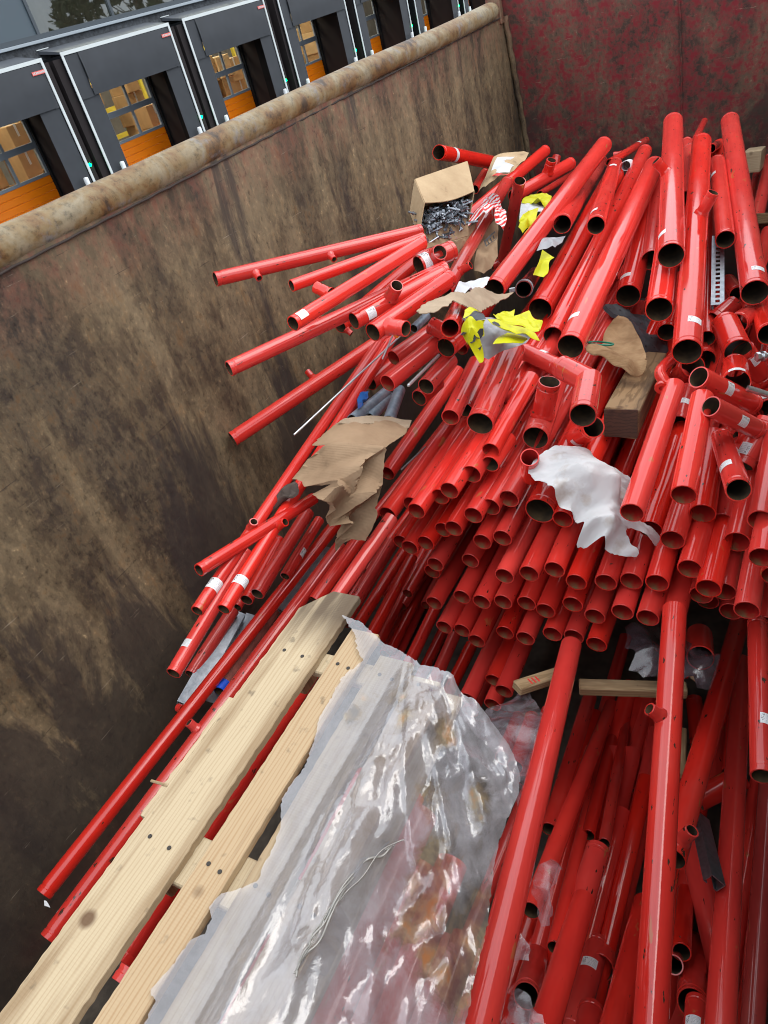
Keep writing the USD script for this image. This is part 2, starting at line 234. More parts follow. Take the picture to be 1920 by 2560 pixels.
mat('skip_rail_rust', {'g': ('geometry', {}), 'a': ('noise_texture', {'scale': 5, 'detail': 8, 'roughness': 0.65, 'distortion': 0.4}), 'b': ('noise_texture', {'scale': 9, 'detail': 8, 'roughness': 0.7}), 'c': ('noise_texture', {'scale': 34, 'detail': 6, 'roughness': 0.7}),
    'ra': ('rgb_ramp', {'ramp': [(0.38, (0.045, 0.028, 0.016)), (0.46, (0.135, 0.072, 0.026)), (0.53, (0.17, 0.118, 0.055)), (0.62, (0.20, 0.165, 0.105))]}), 'rb': ('rgb_ramp', {'ramp': [(0.55, (0, 0, 0)), (0.66, (0.6, 0.6, 0.6))]}), 'm': ('mix_color', {'b': (0.15, 0.16, 0.175)}),
    'rc': ('rgb_ramp', {'ramp': [(0.30, (0.4, 0.4, 0.4)), (0.47, (1, 1, 1)), (0.62, (1.15, 1.15, 1.15))]}), 'm2': ('mix_color', {'blend_type': 'multiply', 'fac': 1.0}), 'bp': ('bump', {'strength': 0.5, 'distance': 0.004}), 'p': ('principled_bsdf', {'roughness': 0.55, 'specular_ior_level': 0.4})},
    [('g.position', 'a.vector'), ('g.position', 'b.vector'), ('g.position', 'c.vector'), ('a.fac', 'ra.fac'), ('b.fac', 'rb.fac'), ('ra.color', 'm.a'), ('rb.color', 'm.fac'), ('m.result', 'm2.a'), ('c.fac', 'rc.fac'), ('rc.color', 'm2.b'), ('m2.result', 'p.base_color'), ('b.fac', 'bp.height'), ('bp.normal', 'p.normal')], 'p.BSDF')
plain('skip_floor_dirt', (0.055, 0.045, 0.035), 0.9, noise=0.5, scale=12, bump=0.01)

# sticker: printed paper; st.x runs round the pipe, st.y along it
mat('sticker_print', {'at': ('attribute', {'attribute': 'st'}), 'sp': ('separate_xyz', {}), 'oi': ('object_info', {}),
    'rows': ('math', {'math_type': 'multiply', 'value2': 7.0}), 'fr': ('math', {'math_type': 'fraction'}), 'line': ('math', {'math_type': 'less_than', 'value2': 0.42}),
    'mp': ('mapping', {'scale': (34, 7, 1)}), 'fl': ('vector_math', {'math_type': 'floor'}), 'wn': ('white_noise_texture', {}), 'word': ('math', {'math_type': 'greater_than', 'value2': 0.33}),
    'x0': ('math', {'math_type': 'greater_than', 'value2': 0.40}), 'x1': ('math', {'math_type': 'less_than', 'value2': 0.92}), 'y1': ('math', {'math_type': 'less_than', 'value2': 0.9}), 'y0': ('math', {'math_type': 'greater_than', 'value2': 0.12}),
    'a': ('math', {'math_type': 'multiply'}), 'b': ('math', {'math_type': 'multiply'}), 'c': ('math', {'math_type': 'multiply'}), 'd': ('math', {'math_type': 'multiply'}), 'tx': ('math', {'math_type': 'multiply'}), 'tf': ('math', {'math_type': 'multiply', 'value2': 0.42}),
    'px0': ('math', {'math_type': 'greater_than', 'value2': 0.07}), 'px1': ('math', {'math_type': 'less_than', 'value2': 0.32}), 'pa': ('math', {'math_type': 'multiply'}), 'pb': ('math', {'math_type': 'multiply'}), 'pmp': ('mapping', {'scale': (16, 5, 1)}), 'pv': ('voronoi_texture', {'scale': 1.0}), 'pt': ('math', {'math_type': 'less_than', 'value2': 0.42}), 'pc': ('math', {'math_type': 'multiply'}),
    'tot': ('math', {'math_type': 'maximum'}), 'mx': ('mix_color', {'a': (0.72, 0.74, 0.76), 'b': (0.02, 0.02, 0.025)}), 'p': ('principled_bsdf', {'roughness': 0.45})},
    [('at.vector', 'sp.vector'), ('sp.y', 'rows.value1'), ('rows.value', 'fr.value1'), ('fr.value', 'line.value1'), ('at.vector', 'mp.vector'), ('mp.vector', 'fl.vector1'), ('fl.vector', 'wn.vector'), ('wn.value', 'word.value1'),
     ('sp.x', 'x0.value1'), ('sp.x', 'x1.value1'), ('sp.y', 'y1.value1'), ('sp.y', 'y0.value1'), ('x0.value', 'a.value1'), ('x1.value', 'a.value2'), ('y0.value', 'b.value1'), ('y1.value', 'b.value2'), ('a.value', 'c.value1'), ('b.value', 'c.value2'),
     ('line.value', 'd.value1'), ('word.value', 'd.value2'), ('c.value', 'tx.value1'), ('d.value', 'tx.value2'), ('tx.value', 'tf.value1'),
     ('sp.x', 'px0.value1'), ('sp.x', 'px1.value1'), ('px0.value', 'pa.value1'), ('px1.value', 'pa.value2'), ('pa.value', 'pb.value1'), ('b.value', 'pb.value2'), ('at.vector', 'pmp.vector'), ('pmp.vector', 'pv.vector'), ('pv.distance', 'pt.value1'), ('pb.value', 'pc.value1'), ('pt.value', 'pc.value2'),
     ('tf.value', 'tot.value1'), ('pc.value', 'tot.value2'), ('tot.value', 'mx.fac'), ('mx.result', 'p.base_color')], 'p.BSDF')

def fabric(name, a, b, scale=9, rough=0.8, trans=0.25, bump=0.003, bscale=120):
    mat(name, {'tc': ('texture_coordinate', {}), 'n': ('noise_texture', {'scale': scale, 'detail': 5, 'roughness': 0.6}), 'f': ('noise_texture', {'scale': bscale, 'detail': 3}), 'r': ('rgb_ramp', {'ramp': [(0.28, b), (0.45, a)]}), 'bp': ('bump', {'strength': 0.4, 'distance': bump}),
        'p': ('principled_bsdf', {'roughness': rough, 'specular_ior_level': 0.3}), 't': ('translucent_bsdf', {}), 'm': ('mix_closure', {'fac': trans})},
        [('tc.object', 'n.vector'), ('tc.object', 'f.vector'), ('n.fac', 'r.fac'), ('r.color', 'p.base_color'), ('r.color', 't.color'), ('f.fac', 'bp.height'), ('bp.normal', 'p.normal'), ('p.BSDF', 'm.closure1'), ('t.BSDF', 'm.closure2')], 'm.closure')
fabric('sack_white', (0.72, 0.72, 0.73), (0.52, 0.44, 0.38), 8, 0.6, 0.25, 0.0015, 260)
fabric('yellow_sheet', (0.60, 0.60, 0.015), (0.40, 0.38, 0.03), 10, 0.35, 0.2, 0.0006)
fabric('grey_sheet', (0.33, 0.34, 0.36), (0.22, 0.22, 0.24), 10, 0.35, 0.1, 0.001)
fabric('black_sheet', (0.03, 0.033, 0.04), (0.015, 0.015, 0.018), 10, 0.35, 0.0, 0.001)
fabric('white_sheet', (0.72, 0.75, 0.78), (0.60, 0.60, 0.62), 10, 0.4, 0.3, 0.001)
fabric('rag_brown', (0.085, 0.065, 0.055), (0.03, 0.024, 0.02), 20, 0.9, 0.0, 0.004, 60)
fabric('blue_sheet', (0.02, 0.13, 0.42), (0.01, 0.06, 0.25), 20, 0.4, 0.1, 0.001)
mat('foam_black', {'tc': ('texture_coordinate', {}), 'v': ('voronoi_texture', {'scale': 34}), 'r': ('rgb_ramp', {'ramp': [(0.10, (0.006, 0.006, 0.007)), (0.24, (0.05, 0.055, 0.062))]}), 'n': ('noise_texture', {'scale': 18, 'detail': 5}), 'bp': ('bump', {'strength': 0.8, 'distance': 0.008}), 'p': ('principled_bsdf', {'roughness': 0.55, 'specular_ior_level': 0.4})},
    [('tc.object', 'v.vector'), ('v.distance', 'r.fac'), ('r.color', 'p.base_color'), ('tc.object', 'n.vector'), ('n.fac', 'bp.height'), ('bp.normal', 'p.normal')], 'p.BSDF')
mat('tape_stripes', {'at': ('attribute', {'attribute': 'st'}), 'w': ('wave_texture', {'bands_direction': 'diagonal', 'scale': 3.4, 'distortion': 3.0, 'detail': 1}), 'r': ('rgb_ramp', {'ramp': [(0.0, (0.75, 0.76, 0.78)), (0.5, (0.72, 0.02, 0.02))], 'interpolate': False}), 'p': ('principled_bsdf', {'roughness': 0.35})},
    [('at.vector', 'w.vector'), ('w.fac', 'r.fac'), ('r.color', 'p.base_color')], 'p.BSDF')

def film(name, lo, hi, tint, rough=0.09, gloss=1.55):
    """thin polythene: clear to milky (st.x holds the layers), dirt where st.y is high, glints everywhere"""
    n = {'tc': ('texture_coordinate', {}), 'at': ('attribute', {'attribute': 'st'}), 'sp': ('separate_xyz', {}), 'n': ('noise_texture', {'scale': 17, 'detail': 7, 'roughness': 0.66, 'distortion': 0.6}), 'f': ('noise_texture', {'scale': 38, 'detail': 5, 'roughness': 0.6, 'distortion': 1.0}),
         'o': ('map_range', {'from_min': 0.36, 'from_max': 0.66, 'to_min': lo, 'to_max': hi, 'clamp': True}), 'oa': ('math', {'math_type': 'multiply', 'use_clamp': True}),
         's': ('noise_texture', {'scale': 13, 'detail': 7, 'roughness': 0.68, 'distortion': 0.8}), 'sa': ('math', {'math_type': 'multiply_add', 'value2': 1.0}), 'sr': ('rgb_ramp', {'ramp': [(0.68, (0, 0, 0)), (0.90, (0.85, 0.85, 0.85))]}),
         's2': ('noise_texture', {'scale': 26, 'detail': 4}), 'sc': ('rgb_ramp', {'ramp': [(0.36, (0.05, 0.035, 0.02)), (0.48, (0.17, 0.115, 0.055)), (0.58, (0.33, 0.25, 0.12)), (0.70, (0.55, 0.24, 0.03))]}), 'mx': ('mix_color', {'a': tint}),
         'so': ('math', {'math_type': 'multiply', 'value2': 0.8}), 'ob': ('math', {'math_type': 'maximum'}),
         'bp': ('bump', {'strength': 0.34, 'distance': 0.005}), 'd': ('principled_bsdf', {'roughness': 0.4, 'specular_ior_level': 0.3}), 'tl': ('translucent_bsdf', {}), 'm0': ('mix_closure', {'fac': 0.35}), 't': ('transparent_bsdf', {'color': (0.93, 0.93, 0.94)}), 'm': ('mix_closure', {}),
         'g': ('glossy_bsdf', {'color': (1, 1, 1), 'roughness': rough}), 'fr': ('fresnel', {'IOR': gloss}), 'fk': ('math', {'math_type': 'multiply_add', 'value2': 1.0, 'value3': 0.02, 'use_clamp': True}), 'out': ('mix_closure', {})}
    mat(name, n, [('tc.object', 'n.vector'), ('tc.object', 'f.vector'), ('tc.object', 's.vector'), ('tc.object', 's2.vector'), ('at.vector', 'sp.vector'), ('n.fac', 'o.value'), ('o.result', 'oa.value1'), ('sp.x', 'oa.value2'),
        ('s.fac', 'sa.value1'), ('sp.y', 'sa.value3'), ('sa.value', 'sr.fac'), ('s2.fac', 'sc.fac'), ('sc.color', 'mx.b'), ('sr.color', 'mx.fac'), ('sr.color', 'so.value1'), ('oa.value', 'ob.value1'), ('so.value', 'ob.value2'),
        ('mx.result', 'd.base_color'), ('mx.result', 'tl.color'), ('f.fac', 'bp.height'), ('bp.normal', 'd.normal'), ('bp.normal', 'g.normal'), ('d.BSDF', 'm0.closure1'), ('tl.BSDF', 'm0.closure2'), ('t.BSDF', 'm.closure1'), ('m0.closure', 'm.closure2'), ('ob.value', 'm.fac'),
        ('fr.fac', 'fk.value1'), ('fk.value', 'out.fac'), ('m.closure', 'out.closure1'), ('g.BSDF', 'out.closure2')], 'out.closure')
film('film_pallet', 0.62, 1.12, (0.58, 0.58, 0.62), 0.09, 1.75)
film('film_clear', 0.05, 0.30, (0.50, 0.45, 0.50))
film('film_dark', 0.15, 0.60, (0.10, 0.075, 0.09))
# buildings
plain('dock_flap', (0.029, 0.034, 0.042), 0.65, noise=0.12, scale=3)
plain('dock_roof', (0.075, 0.085, 0.10), 0.5, noise=0.15, scale=2)
plain('dock_black', (0.012, 0.013, 0.015), 0.4, spec=0.06)
plain('dock_inner', (0.020, 0.016, 0.017), 0.6, spec=0.2)
plain('strip_white', (0.55, 0.60, 0.61), 0.45)
plain('door_orange', (1.0, 0.235, 0.002), 0.45, noise=0.06, scale=2)
plain('door_frame', (0.26, 0.30, 0.35), 0.4, 0.3)
plain('facade_render', (0.050, 0.056, 0.064), 0.9, noise=0.6, scale=16, bump=0.006)
plain('window_frame_grey', (0.042, 0.055, 0.068), 0.5)
plain('panel_grey', (0.058, 0.082, 0.102), 0.45)
plain('sill_metal', (0.30, 0.35, 0.39), 0.45, 0.2)
plain('tag_red', (0.72, 0.11, 0.09), 0.5)
plain('post_white', (0.80, 0.84, 0.86), 0.5)
plain('hall_grey', (0.20, 0.19, 0.18), 0.8, noise=0.2, scale=2)
plain('hall_carton', (0.42, 0.27, 0.13), 0.8, noise=0.15, scale=3)
plain('hall_carton_pale', (0.52, 0.37, 0.20), 0.8, noise=0.12, scale=3)
plain('rack_yellow', (0.62, 0.50, 0.06), 0.5)
plain('asphalt', (0.05, 0.05, 0.052), 0.9, noise=0.35, scale=6, bump=0.01)
mat('window_pane', {'fr': ('fresnel', {'IOR': 1.6}), 't': ('transparent_bsdf', {'color': (0.86, 0.90, 0.90)}), 'g': ('glossy_bsdf', {'color': (0.9, 0.95, 1.0), 'roughness': 0.02}), 'm': ('mix_closure', {})}, [('fr.fac', 'm.fac'), ('t.BSDF', 'm.closure1'), ('g.BSDF', 'm.closure2')], 'm.closure')
mat('window_mirror', {'fr': ('fresnel', {'IOR': 2.0}), 't': ('transparent_bsdf', {'color': (0.30, 0.36, 0.38)}), 'g': ('glossy_bsdf', {'color': (0.85, 0.93, 0.97), 'roughness': 0.015}), 'm': ('mix_closure', {})}, [('fr.fac', 'm.fac'), ('t.BSDF', 'm.closure1'), ('g.BSDF', 'm.closure2')], 'm.closure')
mat('lamp_warm', {'e': ('emission', {'color': (1.0, 0.86, 0.64), 'strength': 11.0})}, [], 'e.emission')
mat('lamp_green', {'e': ('emission', {'color': (0.0, 0.85, 0.10), 'strength': 14.0})}, [], 'e.emission')
fabric('leaf_green', (0.05, 0.075, 0.025), (0.03, 0.045, 0.015), 3, 0.6, 0.3, 0.0005)
plain('bark', (0.07, 0.055, 0.04), 0.9, noise=0.3, scale=8)

plain('nail_dark', (0.05, 0.045, 0.04), 0.5, 0.7)
mat('film_strand', {'p': ('principled_bsdf', {'base_color': (0.25, 0.24, 0.22), 'roughness': 0.15, 'specular_ior_level': 0.8, 'alpha': 1.0})}, [], 'p.BSDF')
plain('seam_dark', (0.03, 0.02, 0.016), 0.8)

# ------------------------------------------------------------------ measured layout (metres, world)
# key, label, category, end type, bore, diameter, near end, far end, stickers (t, angle, ring), branches (t, angle, diameter, length)
PIPES = [
('fan1', 'topmost long red pipe leaning against the left wall, below the carton of bolts', 'pipe', 'g', 'd', 0.06, [2.195, 2.146, 2.273], [3.044, 1.631, 2.122], [], [(0.168, -2.72, 0.03, 0.03), (0.52, -2.79, 0.03, 0.03)]),
('fan2', 'plain thin red pipe second in the fan, just under the topmost one', 'pipe', 'p', 'd', 0.0489, [2.299, 1.858, 2.188], [2.895, 1.544, 2.137], [], []),
('fan3', 'red pipe with a white sticker at its tip and a stub pointing up the wall', 'pipe', 'g', 'd', 0.0589, [1.996, 1.66, 2.166], [2.836, 1.523, 2.136], [(0.041, 2.27, 0)], [(0.249, 0.38, 0.047, 0.07)]),
('fan3b', 'long red pipe running from the wall up past the carton to the highest left end', 'pipe', 'g', 'd', 0.0772, [2.873, 2.098, 1.736], [5.336, 1.771, 1.858], [], [(0.01, -2.41, 0.03, 0.03)]),
('fan4', 'long red pipe in the fan whose chipped tip lies left of the stickered tee', 'pipe', 'g', 'd', 0.0625, [1.896, 1.956, 2.03], [2.867, 1.451, 2.009], [], [(0.445, 0.28, 0.034, 0.03)]),
('tee5', 'red tee pipe with a square white sticker and an open branch facing up', 'pipe', 'g', 'd', 0.073, [2.335, 1.632, 2.014], [2.811, 1.426, 2.014], [(0.073, 2.93, 0)], [(0.195, 2.34, 0.055, 0.075)]),
('pipe6', 'red pipe overlapping the fan with a wide branch hanging underneath', 'pipe', 'g', 'd', 0.0759, [2.241, 1.492, 2.008], [2.743, 1.376, 2.008], [], [(0.063, -3.11, 0.062, 0.08)]),
('fan5', 'lowest long pipe of the fan, with a small stub on its upper side', 'pipe', 'g', 'd', 0.0719, [2.064, 2.278, 1.568], [2.93, 1.803, 1.688], [], [(0.493, 0.59, 0.032, 0.045)]),
('tee8', 'short wide red tee with a white sticker ring below the carton of bolts', 'pipe', 'g', 'd', 0.089, [2.84, 1.565, 2.035], [3.006, 1.47, 2.035], [(0.03, 2.72, 1)], [(0.084, 2.58, 0.07, 0.03)]),
('pipe9', 'red pipe threaded through the striped tape with a splash of black paint', 'pipe', 'g', 'd', 0.0748, [3.189, 1.637, 1.766], [4.697, 1.828, 1.851], [], [(0.201, 2.76, 0.042, 0.06)]),
('top10', 'short red pipe with a sticker ring lying above the carton against the wall', 'pipe', 'g', 'd', 0.089, [4.429, 2.14, 2.142], [5.423, 2.169, 1.795], [(0.21, -2.86, 1)], []),
('big11', 'wide red pipe ending right above the torn cardboard sheet', 'pipe', 'g', 'd', 0.1058, [3.183, 1.37, 1.769], [5.184, 1.329, 1.88], [], []),
('p12', 'short wide red pipe left of the one with a sticker at its far end', 'pipe', 'g', 'd', 0.1022, [3.953, 1.256, 1.798], [6.158, 1.608, 1.531], [], []),
('p13', 'short wide red pipe with a white sticker near its far end', 'pipe', 'g', 'd', 0.0908, [3.623, 0.985, 1.887], [5.133, 1.25, 1.764], [(1.284, 1.68, 0), (0.152, 1.05, 0)], []),
('p14', 'wide red pipe whose mouth lies right of the yellow sheet', 'pipe', 'g', 'd', 0.1263, [3.378, 1.223, 1.57], [5.111, 1.253, 1.703], [], []),
('p15', 'wide red pipe half hidden behind the mouth of its right neighbour', 'pipe', 'g', 'd', 0.0941, [2.978, 1.031, 1.622], [5.604, 1.159, 1.705], [], []),
('p16', 'very long wide red pipe with a bright streak, above the brown timber block', 'pipe', 'g', 'd', 0.1138, [2.72, 0.873, 1.701], [4.862, 0.952, 1.801], [(0.174, 1.05, 0)], []),
('p17', 'wide red pipe with a white sticker over the black foam sheet', 'pipe', 'g', 'd', 0.1208, [3.495, 0.814, 1.576], [5.033, 0.977, 1.682], [(0.112, 1.15, 0)], []),
('p18', 'wide red pipe half covered by the tall one with a stub on its left', 'pipe', 'g', 'd', 0.1075, [3.789, 0.759, 1.634], [5.073, 0.957, 1.709], [], []),
('p19', 'tall wide red pipe with a square stub on its left side, highest of the pile', 'pipe', 'g', 'd', 0.114, [3.257, 0.573, 1.856], [5.095, 0.887, 1.976], [(0.146, 0.77, 0)], [(0.906, 0.94, 0.05, 0.075)]),
('p20', 'wide red pipe mouth directly below the tall one with a left stub', 'pipe', 'g', 'd', 0.114, [3.037, 0.581, 1.71], [4.179, 0.728, 1.76], [], []),
('p21', 'long wide red pipe with a sticker band and an angled branch near its top', 'pipe', 'g', 'd', 0.1092, [2.626, 0.404, 1.728], [4.967, 0.705, 1.872], [(0.151, 2.02, 0)], [(1.186, 2.06, 0.056, 0.1)]),
('p22', 'short upright red pipe with a rusty rim beside the tall pipe', 'pipe', 'g', 'd', 0.0874, [4.297, 0.675, 1.765], [5.21, 0.806, 1.776], [], []),
('p23', 'short red pipe right of the angled branch, mouth over the slotted channel', 'pipe', 'g', 'd', 0.089, [3.741, 0.415, 1.733], [4.922, 0.61, 1.763], [(0.896, 0.56, 0)], []),
('p24', 'tall wide red pipe near the right edge with a sticker band near its mouth', 'pipe', 'g', 'd', 0.114, [3.261, 0.237, 1.674], [5.728, 0.641, 1.793], [(0.118, 1.88, 0)], []),
('p25', 'dusty thinner red pipe squeezed behind the branched long one', 'pipe', 'g', 'd', 0.0774, [3.203, 0.412, 1.492], [5.744, 0.754, 1.594], [], []),
('p26', 'red pipe mouth half hidden left of the branched long pipe', 'pipe', 'g', 'd', 0.0875, [3.228, 0.585, 1.512], [3.631, 0.606, 1.512], [], []),
('p27', 'thin dark red pipe pointing up against the rear wall', 'pipe', 'g', 'd', 0.0452, [5.388, 0.833, 1.731], [6.163, 0.859, 1.718], [], []),
('p28', 'small red pipe with a white oval sticker lying behind the pile crest', 'pipe', 'g', 'd', 0.0525, [5.084, 1.272, 1.791], [6.158, 1.264, 1.641], [(0.822, 1.82, 0)], [(0.412, 0.03, 0.035, 0.05)]),
('p30', 'short red pipe end behind the upright one with a rusty rim', 'pipe', 'g', 'd', 0.0738, [5.237, 0.825, 1.723], [5.575, 0.883, 1.733], [], []),
('p31', 'red pipe end tucked behind the tall right pipe', 'pipe', 'g', 'd', 0.0933, [5.503, 0.658, 1.46], [5.913, 0.723, 1.608], [], []),
('p31b', 'small red elbow end at the pile crest', 'pipe', 'g', 'd', 0.059, [5.479, 0.717, 1.702], [6.171, 0.731, 1.559], [], []),
('p32', 'dull red pipe at the right edge leading to the rear wall', 'pipe', 'g', 'd', 0.0788, [5.023, 0.388, 1.347], [6.155, 0.412, 1.415], [], []),
('p33', 'thin dull red pipe behind the one at the right edge', 'pipe', 'g', 'd', 0.0506, [5.774, 0.497, 1.203], [6.157, 0.492, 1.333], [], []),
('p33b', 'red pipe behind the grey board corner', 'pipe', 'g', 'd', 0.0685, [5.943, 0.461, 0.942], [6.154, 0.454, 1.171], [], []),
('p34', 'wide red pipe mouth cut off by the right edge under the tall one', 'pipe', 'g', 'd', 0.0835, [2.92, 0.153, 1.65], [3.689, 0.252, 1.462], [], []),
('p36', 'red pipe with an open branch standing up at the left crest', 'pipe', 'g', 'd', 0.0801, [4.453, 1.704, 1.827], [5.101, 1.529, 1.813], [], [(0.372, 2.02, 0.065, 0.075)]),
('p36b', 'small red ring end behind the standing branch', 'pipe', 'g', 'd', 0.0699, [6.083, 1.962, 1.542], [6.153, 1.953, 1.613], [], []),
('p37', 'slim red pipe lying over the striped tape beside the paper sack', 'pipe', 'g', 'd', 0.0721, [4.662, 1.925, 1.332], [4.388, 1.628, 1.931], [], [(0.019, -3.0, 0.05, 0.05)]),
('p38', 'pale reflecting red pipe at the left crest', 'pipe', 'g', 'd', 0.0468, [4.947, 1.705, 1.683], [6.16, 1.83, 1.467], [], []),
('p39', 'short red pipe end between carton and paper sack', 'pipe', 'g', 'd', 0.0658, [5.024, 2.202, 1.739], [5.401, 2.264, 1.747], [], []),
('t40', 'rusty rimmed red pipe end with a steel clamp round it', 'pipe', 'g', 'd', 0.089, [3.615, 1.389, 1.581], [4.767, 1.737, 1.205], [], []),
('p41', 'brownish red pipe stub poking from under the torn cardboard', 'pipe', 'g', 'r', 0.0744, [2.336, 1.208, 1.975], [3.123, 1.53, 1.735], [], []),
('p42', 'wide red tee below the stub, with a grooved branch to the upper left', 'pipe', 'g', 'd', 0.0909, [2.52, 1.339, 1.798], [2.72, 1.311, 1.798], [], [(0.095, 0.38, 0.076, 0.09)]),
('p43', 'red pipe end left of the wide tee', 'pipe', 'p', 'r', 0.076, [2.622, 1.671, 1.693], [2.909, 1.593, 1.693], [], []),
('p44', 'red pipe end nearest to the grey conduits', 'pipe', 'p', 'r', 0.076, [2.281, 1.512, 1.76], [2.644, 1.438, 1.76], [], []),
('p45', 'leftmost red pipe end above the blue bag', 'pipe', 'p', 'd', 0.0787, [2.589, 1.814, 1.577], [2.82, 1.789, 1.577], [], []),
('p46', 'red pipe end right of the thin steel rod', 'pipe', 'p', 'd', 0.076, [2.344, 1.371, 1.713], [2.574, 1.361, 1.713], [], []),
('p47', 'red pipe end tucked under another right of the conduits', 'pipe', 'p', 'd', 0.076, [2.392, 1.446, 1.626], [2.533, 1.422, 1.626], [], []),
('p48', 'long red pipe reaching across the brown torn carton', 'pipe', 'p', 'r', 0.076, [2.28, 1.637, 1.285], [3.201, 1.657, 1.305], [], []),
('p49', 'red pipe left of the two overlapping mouths under the yellow cone', 'pipe', 'p', 'r', 0.076, [2.225, 1.223, 1.645], [2.634, 1.267, 1.665], [], []),
('p50', 'bright red pipe half behind the widest mouth under the yellow sheet', 'pipe', 'g', 'd', 0.076, [2.481, 1.285, 1.519], [2.889, 1.328, 1.539], [], []),
('p51', 'widest red pipe in the middle, its mouth below the yellow sheet', 'pipe', 'g', 'd', 0.1082, [2.183, 1.078, 1.651], [2.698, 1.117, 1.699], [], [(0.252, -2.16, 0.06, 0.05)]),
('p52', 'red pipe with a long bright streak right of the widest one', 'pipe', 'p', 'r', 0.0699, [2.038, 0.983, 1.631], [2.54, 0.991, 1.65], [], []),
('p53', 'red pipe mouth tucked directly under the streaked one', 'pipe', 'p', 'd', 0.0695, [2.019, 0.985, 1.584], [2.191, 0.978, 1.584], [], []),
('t54', 'wide red tee pipe with an open collar standing up, left of the elbow', 'pipe', 'g', 'd', 0.103, [2.228, 0.88, 1.57], [2.655, 0.931, 1.57], [], [(0.103, 1.85, 0.084, 0.14)]),
('c55', 'grooved red nipple lying crosswise above the standing collar', 'pipe', 'g', 'd', 0.0768, [2.783, 1.099, 1.643], [2.633, 0.895, 1.648], [(0.132, 0.87, 0)], []),
('e56a', 'red mitred elbow in front of the timber block', 'pipe elbow', 'g', 'd', 0.0888, [2.871, 0.965, 1.518], [2.459, 0.731, 1.701], [], []),
('c57', 'short red nipple with a black and white sticker above the white sack', 'pipe nipple', 'g', 'd', 0.0788, [2.176, 0.64, 1.668], [2.427, 0.828, 1.417], [(0.183, -0.84, 0)], []),
('c58', 'red pipe stub with its open ring facing up beside the white sack', 'pipe', 'p', 'r', 0.0656, [1.957, 0.803, 1.674], [2.055, 0.848, 1.515], [], []),
('f1', 'short red nipple with a picture sticker lying between two long pipes', 'pipe nipple', 'g', 'd', 0.0766, [2.513, 0.413, 1.48], [2.802, 0.427, 1.457], [(0.129, 1.99, 0)], []),
('f2', 'long red nipple with a text sticker band, rim facing left', 'pipe nipple', 'g', 'd', 0.0752, [2.338, 0.322, 1.784], [2.535, 0.163, 1.566], [(0.134, 2.79, 0)], []),
('f3', 'red nipple with a dark mouth facing left and a small sticker low on its side', 'pipe nipple', 'g', 'd', 0.0683, [2.176, 0.261, 1.771], [2.335, 0.133, 1.59], [(0.146, 3.04, 0)], []),
('f4', 'red nipple half hidden between two other nipples, yellowish mouth', 'pipe nipple', 'g', 'd', 0.0639, [2.489, 0.283, 1.642], [2.636, 0.154, 1.452], [(0.119, 3.0, 0)], []),
('f5', 'red nipple mouth at the right edge with a curled sticker', 'pipe nipple', 'g', 'd', 0.0684, [2.593, 0.118, 1.516], [2.753, 0.199, 1.457], [(0.042, 1.33, 0)], []),
('f6', 'rusty red nipple pointing down with an upright sticker', 'pipe nipple', 'g', 'd', 0.0723, [1.844, 0.138, 1.698], [2.357, 0.244, 1.534], [(0.159, 0.8, 0)], []),
('f7', 'red nipple with a picture sticker going off the right edge', 'pipe nipple', 'g', 'd', 0.0798, [2.399, 0.102, 1.586], [2.264, 0.163, 1.487], [(0.13, 1.78, 0)], []),
('f8', 'big red coupling body with a raised band among the fittings', 'pipe fitting', 'g', 'd', 0.1072, [3.028, 0.321, 1.645], [2.794, 0.246, 1.641], [(0.066, -0.28, 0)], []),
('f9', 'grooved red nipple with a sticker below the big coupling body', 'pipe nipple', 'g', 'd', 0.0836, [2.841, 0.234, 1.627], [2.88, 0.159, 1.474], [(0.051, 2.72, 0)], []),
('f10', 'short red collar with a white sticker strip, mouth facing down', 'pipe collar', 'g', 'd', 0.0959, [2.473, 0.217, 1.688], [2.766, 0.253, 1.596], [(0.01, 1.57, 0)], []),
('f11', 'small red grooved piece under the slotted channel end', 'pipe nipple', 'g', 'd', 0.0791, [3.432, 0.327, 1.552], [3.345, 0.399, 1.515], [], []),
('f12', 'red grooved piece beside the slotted channel', 'pipe nipple', 'g', 'd', 0.0827, [3.616, 0.334, 1.509], [3.89, 0.411, 1.458], [], []),
('f13', 'red ring mouth behind the big coupling body', 'pipe nipple', 'g', 'd', 0.087, [3.095, 0.284, 1.612], [3.327, 0.256, 1.543], [], []),
('f15', 'round shouldered red piece right of the clamp', 'pipe fitting', 'g', 'd', 0.1041, [3.068, 0.499, 1.365], [2.98, 0.434, 1.477], [], []),
('f16', 'dark red ring mouth behind the branched long pipe', 'pipe', 'g', 'd', 0.0955, [3.143, 0.408, 1.418], [3.501, 0.488, 1.395], [], []),
('f17', 'red piece below the long bolt at the right edge', 'pipe nipple', 'g', 'd', 0.0699, [2.847, 0.205, 1.46], [2.915, 0.129, 1.471], [], []),
('f18', 'dark red piece behind the fittings at the right edge', 'pipe nipple', 'g', 'd', 0.089, [4.368, 0.315, 0.902], [4.356, 0.222, 0.811], [], []),
('f19', 'red piece with a torn sticker between two nipples', 'pipe nipple', 'g', 'd', 0.0556, [2.486, 0.169, 1.439], [2.473, 0.211, 1.46], [(0.01, 1.95, 0)], []),
('Pa', 'long glossy red pipe touching the white sack, leftmost of its layer', 'pipe', 'p', 'r', 0.076, [1.797, 0.428, 1.609], [2.522, 0.43, 1.639], [], []),
('Pb', 'long glossy red pipe second from the white sack', 'pipe', 'p', 'r', 0.0822, [1.968, 0.408, 1.401], [2.551, 0.402, 1.433], [], []),
('Pc', 'long glossy red pipe under the yellowish nipple with a double streak', 'pipe', 'p', 'r', 0.0758, [1.804, 0.28, 1.692], [2.307, 0.304, 1.722], [], []),
